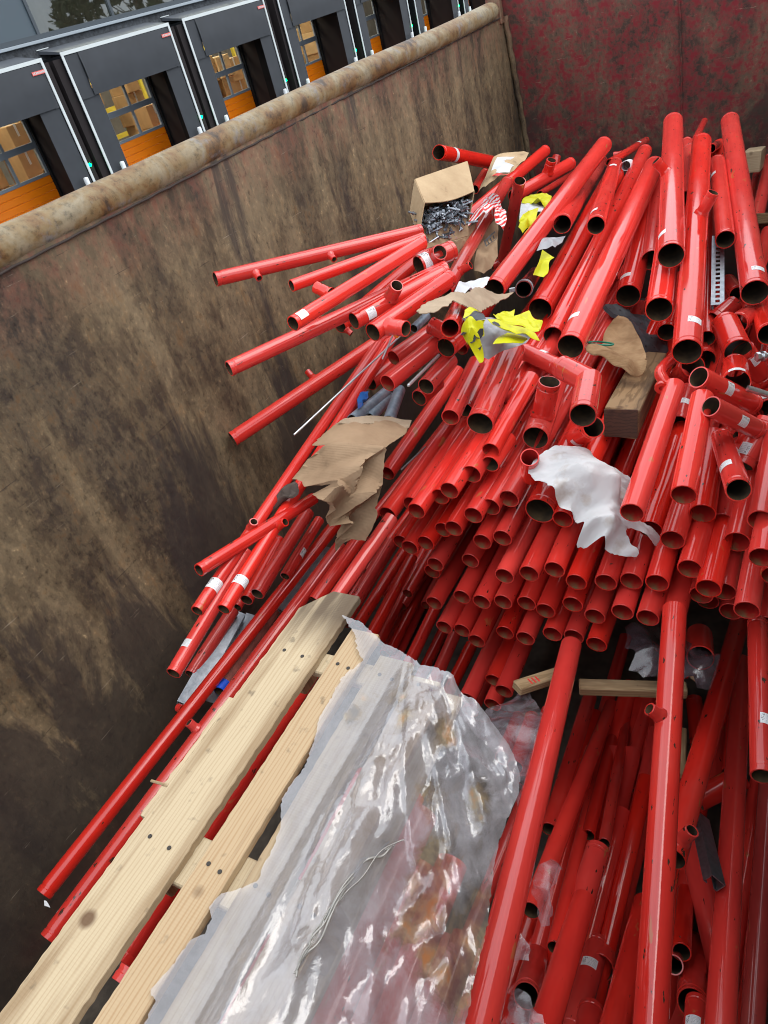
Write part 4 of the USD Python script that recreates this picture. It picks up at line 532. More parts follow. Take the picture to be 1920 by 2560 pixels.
SHEETS={
'sheetA':([(2.333, 1.336, 2.047), (2.44, 1.343, 2.034), (2.531, 1.325, 2.017), (2.615, 1.311, 1.996), (2.743, 1.318, 1.938), (2.863, 1.327, 1.909), (2.975, 1.333, 1.866), (3.105, 1.292, 1.771), (3.164, 1.264, 1.761), (3.031, 1.276, 1.777), (2.87, 1.255, 1.822), (2.687, 1.237, 1.878), (2.581, 1.231, 1.942), (2.496, 1.223, 1.995), (2.493, 1.252, 2.016), (2.397, 1.238, 2.035), (2.333, 1.256, 2.048), (2.317, 1.316, 2.046)], [(2.532, 1.271, 2.007), (2.409, 1.276, 2.046), (2.745, 1.281, 1.909), (2.616, 1.26, 1.971)]),
'carton':([(1.763, 1.619, 1.719), (1.849, 1.638, 1.728), (1.921, 1.631, 1.733), (2.027, 1.611, 1.731), (2.138, 1.561, 1.676), (2.211, 1.489, 1.629), (2.222, 1.411, 1.609), (2.083, 1.356, 1.649), (1.835, 1.304, 1.741), (1.769, 1.308, 1.637), (1.715, 1.332, 1.53), (1.667, 1.373, 1.441), (1.649, 1.418, 1.459), (1.638, 1.453, 1.442), (1.625, 1.497, 1.396), (1.616, 1.474, 1.47), (1.601, 1.467, 1.55), (1.593, 1.459, 1.603), (1.562, 1.427, 1.712), (1.598, 1.488, 1.7), (1.647, 1.567, 1.684), (1.7, 1.651, 1.676)], [(1.803, 1.566, 1.753), (1.829, 1.504, 1.765), (1.895, 1.4, 1.717), (1.825, 1.299, 1.76), (1.639, 1.37, 1.784), (1.685, 1.43, 1.715), (1.73, 1.335, 1.753), (1.768, 1.41, 1.687), (1.452, 1.36, 1.774), (1.618, 1.379, 1.734), (1.576, 1.327, 1.678), (1.677, 1.398, 1.576), (1.6, 1.442, 1.631), (1.678, 1.47, 1.5), (1.603, 1.39, 1.522), (1.686, 1.388, 1.646), (1.702, 1.292, 1.652), (1.611, 1.357, 1.572), (1.702, 1.558, 1.738), (1.673, 1.469, 1.768)]),
'rimC':([(1.99, 1.594, 1.745), (2.041, 1.596, 1.734), (2.144, 1.562, 1.684), (2.217, 1.49, 1.636), (2.23, 1.408, 1.616), (2.156, 1.38, 1.631), (2.137, 1.464, 1.645), (2.084, 1.523, 1.687), (2.025, 1.558, 1.719)], [(2.134, 1.495, 1.667)]),
'flapC':([(2.904, 0.793, 1.609), (3.024, 0.811, 1.621), (3.204, 0.803, 1.609), (3.182, 0.754, 1.612), (3.097, 0.7, 1.609), (2.956, 0.641, 1.61), (2.839, 0.599, 1.616), (2.743, 0.575, 1.625), (2.726, 0.63, 1.618), (2.776, 0.696, 1.627), (2.83, 0.747, 1.626)], [(3.047, 0.74, 1.587), (2.87, 0.661, 1.6)]),
'lipC':([(2.751, 0.824, 1.672), (2.811, 0.822, 1.669), (2.805, 0.763, 1.663), (2.764, 0.711, 1.66), (2.729, 0.666, 1.652), (2.704, 0.615, 1.651), (2.693, 0.563, 1.662), (2.65, 0.557, 1.645), (2.646, 0.564, 1.629), (2.614, 0.583, 1.626), (2.603, 0.62, 1.645), (2.621, 0.668, 1.671), (2.65, 0.714, 1.69), (2.699, 0.774, 1.675)], [(2.615, 0.617, 1.673), (2.696, 0.712, 1.688)]),
'sack':([(1.938, 0.82, 1.622), (2.03, 0.794, 1.634), (2.1, 0.766, 1.62), (2.125, 0.752, 1.602), (2.145, 0.708, 1.587), (2.161, 0.663, 1.567), (2.16, 0.615, 1.526), (2.172, 0.565, 1.498), (2.218, 0.52, 1.443), (2.145, 0.512, 1.423), (2.047, 0.508, 1.431), (1.962, 0.497, 1.448), (1.95, 0.469, 1.445), (1.959, 0.43, 1.422), (1.945, 0.358, 1.346), (1.921, 0.374, 1.367), (1.895, 0.4, 1.429), (1.89, 0.44, 1.457), (1.859, 0.472, 1.484), (1.845, 0.446, 1.447), (1.832, 0.42, 1.41), (1.819, 0.426, 1.4), (1.802, 0.462, 1.412), (1.803, 0.523, 1.43), (1.803, 0.573, 1.438), (1.807, 0.628, 1.436), (1.855, 0.631, 1.475), (1.856, 0.679, 1.534), (1.86, 0.689, 1.529), (1.87, 0.713, 1.595), (1.906, 0.767, 1.61)], [(1.983, 0.751, 1.648), (1.931, 0.691, 1.643), (1.932, 0.608, 1.61), (1.906, 0.638, 1.572), (1.933, 0.558, 1.534), (2.014, 0.541, 1.507), (1.995, 0.521, 1.573), (1.835, 0.514, 1.526), (1.829, 0.566, 1.529), (1.883, 0.49, 1.491), (1.802, 0.541, 1.478), (1.827, 0.627, 1.543)]),
'coneY':([(2.31, 1.152, 1.971), (2.359, 1.153, 1.99), (2.31, 1.083, 2.015), (2.379, 1.078, 1.985), (2.328, 1.067, 1.953), (2.259, 1.051, 1.931), (2.186, 1.038, 1.909), (2.214, 1.068, 1.931), (2.259, 1.109, 1.945)], [(2.23, 1.061, 2.01)]),
'topY':([(2.381, 1.169, 1.994), (2.456, 1.192, 1.993), (2.488, 1.186, 1.99), (2.511, 1.169, 1.967), (2.508, 1.151, 1.949), (2.441, 1.128, 1.958), (2.367, 1.138, 1.986)], [(2.42, 1.154, 1.99)]),
'stripY':([(2.402, 1.08, 1.978), (2.435, 1.055, 1.959), (2.465, 1.018, 1.927), (2.477, 0.978, 1.907), (2.486, 0.931, 1.878), (2.457, 0.905, 1.858), (2.413, 0.926, 1.895), (2.38, 0.966, 1.926), (2.371, 1.005, 1.949), (2.366, 1.037, 1.971)], [(2.366, 0.98, 1.956), (2.398, 0.936, 1.921)]),
'backY':([(2.58, 1.134, 1.912), (2.681, 1.125, 1.88), (2.742, 1.103, 1.861), (2.667, 1.082, 1.862), (2.724, 1.038, 1.854), (2.681, 1.0, 1.843), (2.65, 0.956, 1.841), (2.57, 0.945, 1.846), (2.562, 0.961, 1.85), (2.564, 1.026, 1.872), (2.551, 1.063, 1.889), (2.545, 1.097, 1.91)], [(2.643, 1.025, 1.857), (2.63, 1.083, 1.874)]),
'lowY':([(2.301, 1.029, 1.925), (2.4, 1.04, 1.907), (2.476, 1.037, 1.887), (2.473, 0.986, 1.875), (2.442, 0.945, 1.875), (2.389, 0.947, 1.886), (2.328, 0.981, 1.915)], [(2.378, 0.994, 1.913)]),
'linerG':([(2.446, 1.204, 1.959), (2.53, 1.191, 1.939), (2.563, 1.158, 1.913), (2.601, 1.107, 1.879), (2.592, 1.039, 1.846), (2.587, 0.977, 1.823), (2.529, 0.994, 1.807), (2.45, 1.071, 1.818), (2.393, 1.099, 1.812), (2.387, 1.129, 1.83), (2.423, 1.165, 1.901)], [(2.445, 1.087, 1.894), (2.421, 1.122, 1.862)]),
'blackF':([(2.346, 1.15, 2.008), (2.365, 1.132, 2.015), (2.422, 1.128, 2.005), (2.437, 1.119, 1.981), (2.363, 1.069, 1.994), (2.323, 1.098, 2.008)], [(2.35, 1.108, 2.012)]),
'bagY1':([(4.299, 1.591, 1.839), (4.397, 1.587, 1.841), (4.469, 1.554, 1.825), (4.397, 1.443, 1.823), (4.326, 1.432, 1.822), (4.236, 1.44, 1.813), (4.254, 1.514, 1.827), (4.27, 1.589, 1.839)], [(4.24, 1.485, 1.855)]),
'bagW':([(4.292, 1.597, 1.835), (4.286, 1.457, 1.798), (4.159, 1.431, 1.806), (4.108, 1.503, 1.81), (4.1, 1.552, 1.79)], [(4.194, 1.503, 1.82)]),
'bagY2':([(3.923, 1.486, 1.847), (4.001, 1.49, 1.852), (4.063, 1.47, 1.851), (4.107, 1.438, 1.84), (4.017, 1.425, 1.815), (3.919, 1.435, 1.8), (3.836, 1.444, 1.802), (3.848, 1.468, 1.834)], [(3.908, 1.432, 1.854)]),
'flagY':([(3.444, 1.203, 1.85), (3.398, 1.131, 1.824), (3.304, 1.13, 1.805), (3.222, 1.133, 1.801), (3.259, 1.174, 1.792), (3.3, 1.212, 1.783), (3.399, 1.211, 1.806)], [(3.325, 1.156, 1.833)]),
'sackL':([(3.583, 1.768, 1.876), (3.664, 1.758, 1.873), (3.755, 1.74, 1.873), (3.911, 1.729, 1.865), (3.874, 1.732, 1.827), (3.714, 1.732, 1.821), (3.611, 1.736, 1.796), (3.524, 1.73, 1.78), (3.531, 1.738, 1.828)], [(3.659, 1.716, 1.866)]),
'sackR':([(3.896, 1.723, 1.758), (4.014, 1.712, 1.794), (4.127, 1.689, 1.816), (4.032, 1.658, 1.77), (3.841, 1.596, 1.763), (3.748, 1.565, 1.719), (3.646, 1.569, 1.695), (3.559, 1.583, 1.696), (3.566, 1.634, 1.712), (3.616, 1.653, 1.732), (3.711, 1.671, 1.766)], [(3.794, 1.63, 1.79), (3.622, 1.588, 1.77), (3.543, 1.588, 1.751), (3.722, 1.596, 1.75)]),
'bagP':([(4.025, 1.74, 2.001), (4.134, 1.741, 2.037), (4.233, 1.745, 2.065), (4.329, 1.749, 2.089), (4.513, 1.679, 2.063), (4.533, 1.637, 2.051), (4.489, 1.59, 2.048), (4.351, 1.569, 2.049), (4.192, 1.571, 2.045), (4.103, 1.582, 2.042), (4.024, 1.635, 2.05), (3.979, 1.676, 2.034)], [(4.183, 1.632, 2.086), (4.036, 1.649, 2.075)]),
'tape':([(3.736, 1.737, 1.883), (3.852, 1.746, 1.9), (3.939, 1.743, 1.908), (4.03, 1.741, 1.923), (4.105, 1.748, 1.925), (4.184, 1.745, 1.925), (4.195, 1.705, 1.904), (4.126, 1.662, 1.877), (4.054, 1.616, 1.845), (3.993, 1.597, 1.812), (3.936, 1.597, 1.784), (3.949, 1.621, 1.817), (3.914, 1.634, 1.875), (3.874, 1.657, 1.901), (3.831, 1.681, 1.908), (3.775, 1.702, 1.898)], [(3.917, 1.652, 1.946), (3.899, 1.608, 1.923), (3.842, 1.665, 1.941)]),
'foam':([(3.367, 0.902, 1.599), (3.434, 0.867, 1.558), (3.513, 0.82, 1.487), (3.539, 0.732, 1.442), (3.468, 0.663, 1.425), (3.257, 0.577, 1.41), (3.173, 0.582, 1.424), (3.088, 0.594, 1.443), (3.027, 0.628, 1.506), (3.102, 0.668, 1.536), (3.233, 0.731, 1.546), (3.335, 0.796, 1.543), (3.344, 0.846, 1.56)], [(3.24, 0.681, 1.513), (3.145, 0.617, 1.491), (3.389, 0.765, 1.508)]),
'darkbag':([(1.828, 0.476, 1.042), (1.994, 0.456, 0.902), (2.022, 0.396, 0.882), (1.809, 0.351, 0.951), (1.626, 0.328, 1.036), (1.606, 0.373, 1.051), (1.627, 0.423, 1.048), (1.724, 0.455, 1.047)], [(1.69, 0.385, 1.087), (1.657, 0.362, 1.066), (1.765, 0.423, 1.065)]),
'darkbag2':([(1.84, 0.286, 1.017), (1.98, 0.266, 0.899), (1.971, 0.2, 0.901), (1.822, 0.166, 0.981), (1.621, 0.16, 1.062), (1.588, 0.197, 1.09), (1.608, 0.246, 1.086), (1.699, 0.269, 1.068)], [(1.615, 0.214, 1.134), (1.706, 0.196, 1.084)]),
'clearbag':([(1.216, 0.859, 1.145), (1.249, 0.839, 1.08), (1.347, 0.832, 1.011), (1.425, 0.8, 0.985), (1.514, 0.753, 0.959), (1.313, 0.593, 1.116), (1.22, 0.58, 1.139), (1.099, 0.56, 1.193), (0.991, 0.552, 1.237), (0.89, 0.526, 1.276), (0.971, 0.577, 1.27), (1.064, 0.652, 1.231), (1.151, 0.765, 1.166)], [(1.221, 0.748, 1.144), (1.289, 0.697, 1.108), (1.146, 0.64, 1.175), (1.245, 0.628, 1.139)]),
'torn1':([(0.792, 0.448, 1.273), (0.819, 0.432, 1.256), (0.836, 0.415, 1.225), (0.779, 0.403, 1.255), (0.739, 0.404, 1.28), (0.697, 0.38, 1.282), (0.657, 0.375, 1.302), (0.633, 0.391, 1.322), (0.654, 0.408, 1.327), (0.699, 0.43, 1.326)], [(0.707, 0.404, 1.313)]),
'torn2':([(0.6, 0.418, 1.343), (0.584, 0.393, 1.339), (0.55, 0.381, 1.36), (0.533, 0.407, 1.362), (0.564, 0.424, 1.342)], []),
'torn3':([(0.472, 0.393, 1.385), (0.481, 0.379, 1.384), (0.474, 0.351, 1.387), (0.456, 0.339, 1.391), (0.453, 0.316, 1.403), (0.435, 0.306, 1.409), (0.401, 0.369, 1.423)], [(0.445, 0.357, 1.411)]),
'grayplastic':([(3.769, 1.305, 1.782), (3.857, 1.276, 1.769), (3.883, 1.221, 1.753), (3.756, 1.202, 1.768), (3.672, 1.215, 1.77), (3.62, 1.296, 1.78)], [(3.692, 1.237, 1.794)]),
'whiteplastic':([(2.861, 1.423, 1.901), (3.037, 1.461, 1.871), (3.105, 1.455, 1.856), (3.182, 1.418, 1.825), (3.256, 1.406, 1.811), (3.069, 1.364, 1.825), (2.963, 1.376, 1.855), (2.876, 1.382, 1.882)], [(2.936, 1.371, 1.888)]),
'rag':([(1.58, 1.752, 1.559), (1.615, 1.721, 1.606), (1.658, 1.67, 1.645), (1.684, 1.626, 1.672), (1.668, 1.604, 1.67), (1.628, 1.63, 1.647), (1.596, 1.673, 1.614), (1.58, 1.7, 1.584)], [(1.593, 1.642, 1.653)]),
'bluebag':([(2.328, 1.719, 1.641), (2.366, 1.717, 1.648), (2.372, 1.676, 1.655), (2.308, 1.646, 1.662), (2.253, 1.636, 1.661), (2.246, 1.669, 1.646)], [(2.266, 1.643, 1.681)]),
'ink1':([(2.226, 1.09, 1.978), (2.235, 1.085, 1.985), (2.233, 1.064, 2.0), (2.232, 1.056, 1.991), (2.22, 1.058, 1.979), (2.217, 1.074, 1.972)], []),
'ink2':([(2.241, 1.064, 1.991), (2.281, 1.06, 1.999), (2.296, 1.053, 1.992), (2.283, 1.05, 1.975), (2.261, 1.053, 1.97), (2.237, 1.057, 1.982)], []),
'ink3':([(2.288, 1.144, 1.973), (2.306, 1.133, 1.983), (2.3, 1.108, 1.991), (2.282, 1.108, 1.988), (2.271, 1.118, 1.984), (2.27, 1.132, 1.977)], []),
'ink4':([(2.199, 1.044, 1.962), (2.205, 1.037, 1.963), (2.232, 1.038, 1.959), (2.213, 1.037, 1.955), (2.197, 1.035, 1.953), (2.2, 1.039, 1.959)], []),
'ink5':([(2.387, 1.061, 1.971), (2.405, 1.054, 1.968), (2.408, 1.04, 1.959), (2.387, 1.023, 1.956), (2.372, 1.031, 1.963), (2.373, 1.049, 1.97)], []),
'panelP':([(4.26, 1.699, 2.108), (4.354, 1.616, 2.074), (4.213, 1.587, 2.064), (4.095, 1.574, 2.06), (4.039, 1.609, 2.078), (4.075, 1.677, 2.072)], [(4.13, 1.612, 2.096)]),
'stripeP':([(4.063, 1.678, 2.069), (4.032, 1.607, 2.077), (4.084, 1.57, 2.061), (4.067, 1.575, 2.055), (4.01, 1.606, 2.07), (4.042, 1.678, 2.062)], []),
'inkK1':([(3.757, 1.639, 1.808), (3.905, 1.627, 1.808), (3.891, 1.62, 1.804), (3.754, 1.628, 1.804), (3.726, 1.612, 1.794), (3.841, 1.593, 1.794), (3.836, 1.593, 1.789), (3.709, 1.61, 1.791)], []),
'inkK2':([(3.758, 1.619, 1.809), (3.762, 1.615, 1.811), (3.739, 1.6, 1.798), (3.73, 1.602, 1.798)], []),
'inkK3':([(3.79, 1.616, 1.808), (3.796, 1.611, 1.811), (3.767, 1.594, 1.799), (3.758, 1.596, 1.799)], []),
'inkK4':([(3.835, 1.615, 1.806), (3.839, 1.611, 1.808), (3.812, 1.596, 1.799), (3.797, 1.596, 1.799)], []),
'boxlabel':([(3.5, 1.744, 2.243), (3.613, 1.724, 2.233), (3.562, 1.671, 2.192), (3.534, 1.671, 2.186), (3.453, 1.7, 2.214)], []),
'rag2':([(0.25, 1.986, 0.971), (0.252, 1.978, 0.967), (0.244, 1.952, 0.964), (0.241, 1.962, 0.969), (0.238, 1.969, 0.971)], []),
'film':([(0.893, 0.875, 1.96), (0.844, 0.811, 1.963), (0.785, 0.759, 1.96), (0.732, 0.782, 1.96), (0.686, 0.779, 1.96), (0.632, 0.778, 1.96), (0.576, 0.757, 1.96), (0.521, 0.743, 1.96), (0.496, 0.749, 1.96), (0.449, 0.751, 1.96), (0.403, 0.722, 1.96), (0.366, 0.713, 1.96), (0.307, 0.707, 1.96), (0.282, 0.733, 1.96), (0.267, 0.755, 1.96), (0.241, 0.762, 1.96), (0.228, 0.745, 1.96), (0.192, 0.749, 1.96), (0.226, 0.751, 1.96), (0.205, 0.741, 1.96), (0.188, 0.759, 1.96), (0.141, 0.764, 1.96), (0.106, 0.774, 1.96), (0.097, 0.754, 1.96), (0.061, 0.749, 1.96), (0.001, 0.734, 1.955), (0.125, 0.472, 1.9), (0.181, 0.392, 1.825), (0.236, 0.341, 1.785), (0.297, 0.352, 1.775), (0.371, 0.362, 1.765), (0.451, 0.373, 1.75), (0.54, 0.386, 1.735), (0.625, 0.393, 1.725), (0.688, 0.397, 1.72), (0.719, 0.411, 1.725), (0.742, 0.428, 1.735), (0.755, 0.455, 1.755), (0.771, 0.501, 1.785), (0.781, 0.53, 1.805), (0.792, 0.56, 1.825), (0.799, 0.601, 1.855), (0.802, 0.616, 1.845), (0.82, 0.656, 1.865), (0.836, 0.701, 1.895), (0.841, 0.734, 1.925), (0.86, 0.77, 1.935), (0.886, 0.822, 1.955)], [(0.786, 0.752, 1.97), (0.81, 0.7, 1.965), (0.652, 0.678, 1.975), (0.519, 0.69, 1.97), (0.411, 0.665, 1.97), (0.278, 0.658, 1.968), (0.184, 0.667, 1.968), (0.531, 0.645, 1.975), (0.415, 0.604, 1.97), (0.604, 0.585, 1.955), (0.525, 0.552, 1.955), (0.449, 0.522, 1.935), (0.681, 0.59, 1.935), (0.696, 0.557, 1.915), (0.613, 0.537, 1.925), (0.648, 0.502, 1.89), (0.593, 0.494, 1.875), (0.675, 0.47, 1.835), (0.666, 0.427, 1.795), (0.637, 0.406, 1.765), (0.626, 0.445, 1.795), (0.565, 0.47, 1.805), (0.566, 0.411, 1.785), (0.538, 0.503, 1.885), (0.458, 0.505, 1.875), (0.471, 0.459, 1.845), (0.504, 0.426, 1.805), (0.517, 0.401, 1.77), (0.39, 0.528, 1.925), (0.382, 0.497, 1.855), (0.401, 0.447, 1.855), (0.403, 0.411, 1.825), (0.4, 0.387, 1.795), (0.339, 0.384, 1.825), (0.309, 0.417, 1.865), (0.3, 0.477, 1.885), (0.345, 0.521, 1.915), (0.263, 0.587, 1.925), (0.185, 0.584, 1.945), (0.242, 0.41, 1.875), (0.275, 0.37, 1.825), (0.224, 0.47, 1.915)]),
}
LINES={
'timber':[(3.05, 0.624, 1.443), (2.366, 0.593, 1.565)],
'timber_top':[(2.98, 0.649, 1.472), (2.474, 0.641, 1.589)],
'blockT2':[(5.577, 0.484, 1.561), (6.087, 0.497, 1.452)],
'boardT3':[(4.871, 0.344, 1.432), (5.212, 0.319, 1.275)],
'boardT4':[(3.667, 0.327, 1.451), (3.622, 0.271, 1.44)],
'beamB1':[(1.459, 0.761, 1.042), (1.637, 0.637, 0.964)],
'beamB2':[(1.547, 0.568, 1.012), (1.651, 0.236, 0.988)],
'beamB3':[(1.679, 0.251, 0.723), (1.482, 0.224, 0.738)],
'strut':[(3.927, 0.469, 1.686), (3.402, 0.397, 1.558)],
'chanA':[(1.046, 2.019, 0.985), (1.55, 2.126, 0.983)],
'chanB':[(1.113, 1.974, 0.935), (1.606, 2.102, 0.905)],
'chanC':[(1.602, 1.907, 0.995), (1.982, 1.875, 1.047)],
'chanD':[(1.345, 0.136, 0.77), (1.104, 0.062, 0.869)],
'con1':[(2.207, 1.686, 1.617), (2.556, 1.715, 1.549)],
'con2':[(2.261, 1.539, 1.589), (2.516, 1.611, 1.589)],
'con3':[(2.301, 1.665, 1.568), (2.565, 1.708, 1.519)],
'con4':[(2.635, 1.539, 1.832), (2.779, 1.543, 1.824)],
'rod1':[(1.791, 1.654, 1.814), (2.604, 1.575, 1.828)],
'rod2':[(2.256, 1.49, 1.885), (2.425, 1.512, 1.919)],
'rod3':[(2.082, 1.292, 1.869), (2.448, 1.34, 1.801)],
'rod4':[(2.015, 1.375, 1.521), (2.225, 1.368, 1.492)],
'bolt1':[(2.749, 0.178, 1.643), (2.776, 0.133, 1.636)],
'bolt2':[(2.446, 0.179, 1.684), (2.467, 0.103, 1.644)],
'dusty':[(1.202, 1.945, 0.959), (1.666, 1.965, 0.977)],
'bluecap':[(1.15, 1.927, 0.972), (1.198, 1.937, 0.966)],
'plug':[(5.14, 1.184, 1.747), (5.377, 1.215, 1.693)],
'green':[(2.899, 0.845, 1.631), (2.828, 0.774, 1.664), (2.842, 0.734, 1.646)],
'elbow':[(2.31, 0.778, 1.829), (2.217, 0.658, 1.83), (1.98, 0.614, 1.839)],
'clamp':[(2.718, 0.481, 1.64), (2.582, 0.491, 1.668), (2.538, 0.47, 1.653), (2.498, 0.472, 1.644)],
'carA':[(3.379, 1.784, 2.262), (3.797, 1.683, 2.214), (3.598, 1.582, 2.115), (3.206, 1.666, 2.195), (3.171, 1.688, 2.106)],
'stain':[(0.543, 0.564, 1.607), (0.556, 0.56, 1.618), (0.547, 0.464, 1.527), (0.498, 0.482, 1.489), (0.489, 0.576, 1.557), (0.447, 0.489, 1.437), (0.474, 0.542, 1.512), (0.694, 0.735, 1.917), (0.642, 0.579, 1.73), (0.729, 0.644, 1.88), (0.743, 0.579, 1.841), (0.754, 0.66, 1.921), (0.696, 0.497, 1.72)],
'orange':[(2.495, 1.558, 1.863), (2.506, 1.548, 1.868)],
'knot':[(0.55, 0.638, 1.676), (0.519, 0.666, 1.666), (0.452, 0.675, 1.685), (0.361, 0.691, 1.683), (0.317, 0.709, 1.683), (0.269, 0.711, 1.666)],
}
rng = np.random.default_rng(11)
# ------------------------------------------------------------------ ground and sky tags
single('asphalt_yard', box(-120, 160, -120, 160, -0.4, 0.0), 'asphalt', 'grey asphalt yard under the skip and the loading docks', 'yard', kind='structure')
tag(dome.GetPrim(), kind='structure')

# ------------------------------------------------------------------ the skip
skip = thing('waste_skip', 'rusty open steel skip with a round top rail, full of red pipes', 'skip')
def grid_sheet(P, nu, nv):
    """P(u, v) -> points; a flat-shaded grid of quads as triangles"""
    u, v = np.meshgrid(np.linspace(0, 1, nu), np.linspace(0, 1, nv), indexing='ij'); p = P(u.ravel(), v.ravel())
    i = np.arange(nu * nv).reshape(nu, nv); a, b, c, d = i[:-1, :-1].ravel(), i[1:, :-1].ravel(), i[1:, 1:].ravel(), i[:-1, 1:].ravel()
    return trimesh.Trimesh(p, np.vstack([np.c_[a, b, c], np.c_[a, c, d]]), process=False)
def wall_p(u, v):
    x = -1.3 + u * 7.95; z = 0.12 + v * 2.54
    y = 2.305 + 0.035 * (meshkit.fbm(np.c_[x * 0.9, z * 1.3, 0 * x], 3, 5) - 0.5) + 0.006 * (meshkit.fbm(np.c_[x * 5, z * 3, 0 * x + 3], 3, 9) - 0.5)
    return np.c_[x, y, z]
w = grid_sheet(wall_p, 220, 80); w.faces = w.faces[:, ::-1]
obj(skip, 'side_wall', w, 'skip_wall_steel', smooth=True)
obj(skip, 'outer_skin', box(-1.3, 6.7, 2.335, 2.36, 0.12, 2.66), 'skip_wall_steel')
EX = lambda z: 6.235 + (2.72 - z) * 0.19
def end_p(u, v):
    z = 0.12 + v * 2.72; y = -0.25 + u * 2.57
    x = EX(z) + 0.03 * (meshkit.fbm(np.c_[y * 1.1, z * 1.4, 0 * z + 7], 3, 2) - 0.5)
    return np.c_[x, y, z]
w = grid_sheet(end_p, 90, 90); w.faces = w.faces[:, ::-1]
obj(skip, 'end_wall', w, 'skip_end_steel', smooth=True)
obj(skip, 'weld_seam', tube([(EX(z) - 0.004 + 0.003 * math.sin(z * 31), 1.053 + 0.003 * math.sin(z * 47), z) for z in np.linspace(1.2, 2.82, 60)], 0.0075, 6), 'skip_end_steel', smooth=True)
obj(skip, 'corner_weld', tube([(EX(z) - 0.012, 2.285 + 0.004 * math.sin(z * 40), z) for z in np.linspace(0.5, 2.62, 60)], 0.022, 6), 'skip_wall_steel', smooth=True)
xs = np.linspace(-1.3, 6.16, 240)
rr = 0.061 + 0.004 * (meshkit.fbm(np.c_[xs * 3, 0 * xs, 0 * xs], 3, 4) - 0.5)
rr[-6:] *= np.sqrt(np.clip(1 - np.linspace(0, 0.98, 6) ** 2, 0.02, 1))
obj(skip, 'top_rail', tube(np.c_[xs, 2.335 + 0.012 * np.sin(xs * 0.8), 2.680 + 0.004 * np.sin(xs * 2.1)], rr, 28), 'skip_rail_rust', smooth=50)
obj(skip, 'rail_weld', tube([(x, 2.300 + 0.0015 * math.sin(x * 60), 2.620 + 0.001 * math.sin(x * 43)) for x in np.linspace(-1.3, 6.2, 300)], 0.005, 6), 'seam_dark', smooth=True)
obj(skip, 'corner_post', box(6.17, 6.23, 2.29, 2.40, 2.58, 2.86, 0.006), 'skip_wall_steel')
obj(skip, 'side_wall', box(-1.3, 6.6, -0.29, -0.25, 0.12, 2.66), 'skip_wall_steel')
obj(skip, 'end_wall', box(-1.34, -1.3, -0.25, 2.33, 0.12, 2.66), 'skip_wall_steel')
obj(skip, 'top_rail', tube([(-1.3, -0.28, 2.68), (6.2, -0.28, 2.68)], 0.061, 20), 'skip_rail_rust', smooth=50)
obj(skip, 'floor', box(-1.3, 6.75, -0.25, 2.33, 0.06, 0.14), 'skip_floor_dirt')

# ------------------------------------------------------------------ loading dock building
hall = thing('dock_building', 'dark grey warehouse facade with a window band above a row of loading docks', 'warehouse')
DOCKS = [(4.05, 7.30), (7.78, 11.05), (11.517, 14.74), (15.21, 18.46), (19.05, 22.44), (22.94, 26.5), (27.0, 30.7), (31.2, 34.9)]
FY = 13.6
walls = []
xa = 0.0
for x0, x1 in DOCKS:
    c = (x0 + x1) / 2; walls.append(box(xa, c - 1.62, FY, FY + 0.3, 0, 2.75)); xa = c + 1.62
walls.append(box(xa, 46, FY, FY + 0.3, 0, 2.75))
walls.append(box(0, 46, FY, FY + 0.3, 2.75, 3.52))
obj(hall, 'facade_wall', joined(walls), 'facade_render')
obj(hall, 'facade_wall', box(0, 46, FY, FY + 0.3, 5.1, 7.5), 'facade_render')
obj(hall, 'window_sill', box(0, 46, FY - 0.07, FY + 0.25, 3.523, 3.575, 0.006), 'sill_metal')
def glass(x0, x1, y, z0, z1): return trimesh.Trimesh([(x0, y, z0), (x1, y, z0), (x1, y, z1), (x0, y, z1)], [(0, 1, 2), (0, 2, 3)], process=False)
def pane(x0, x1, blank=False):
    fr = obj(hall, 'window', joined([box(x0, x1, FY + 0.02, FY + 0.1, 3.58, 3.665), box(x0, x1, FY + 0.02, FY + 0.1, 5.02, 5.1), box(x0, x0 + 0.035, FY + 0.02, FY + 0.1, 3.665, 5.02), box(x1 - 0.035, x1, FY + 0.02, FY + 0.1, 3.665, 5.02)]), 'window_frame_grey')
    if blank: obj(fr, 'infill_panel', box(x0 + 0.035, x1 - 0.035, FY + 0.05, FY + 0.08, 3.665, 5.02), 'panel_grey')
    else: obj(fr, 'glass_pane', glass(x0 + 0.035, x1 - 0.035, FY + 0.06, 3.665, 5.02), 'window_mirror')
pane(8.65, 10.75); pane(10.75, 11.78, True)
for k in range(15): pane(11.78 + 2.1 * k, 11.78 + 2.1 * (k + 1), blank=(k % 6 == 5))
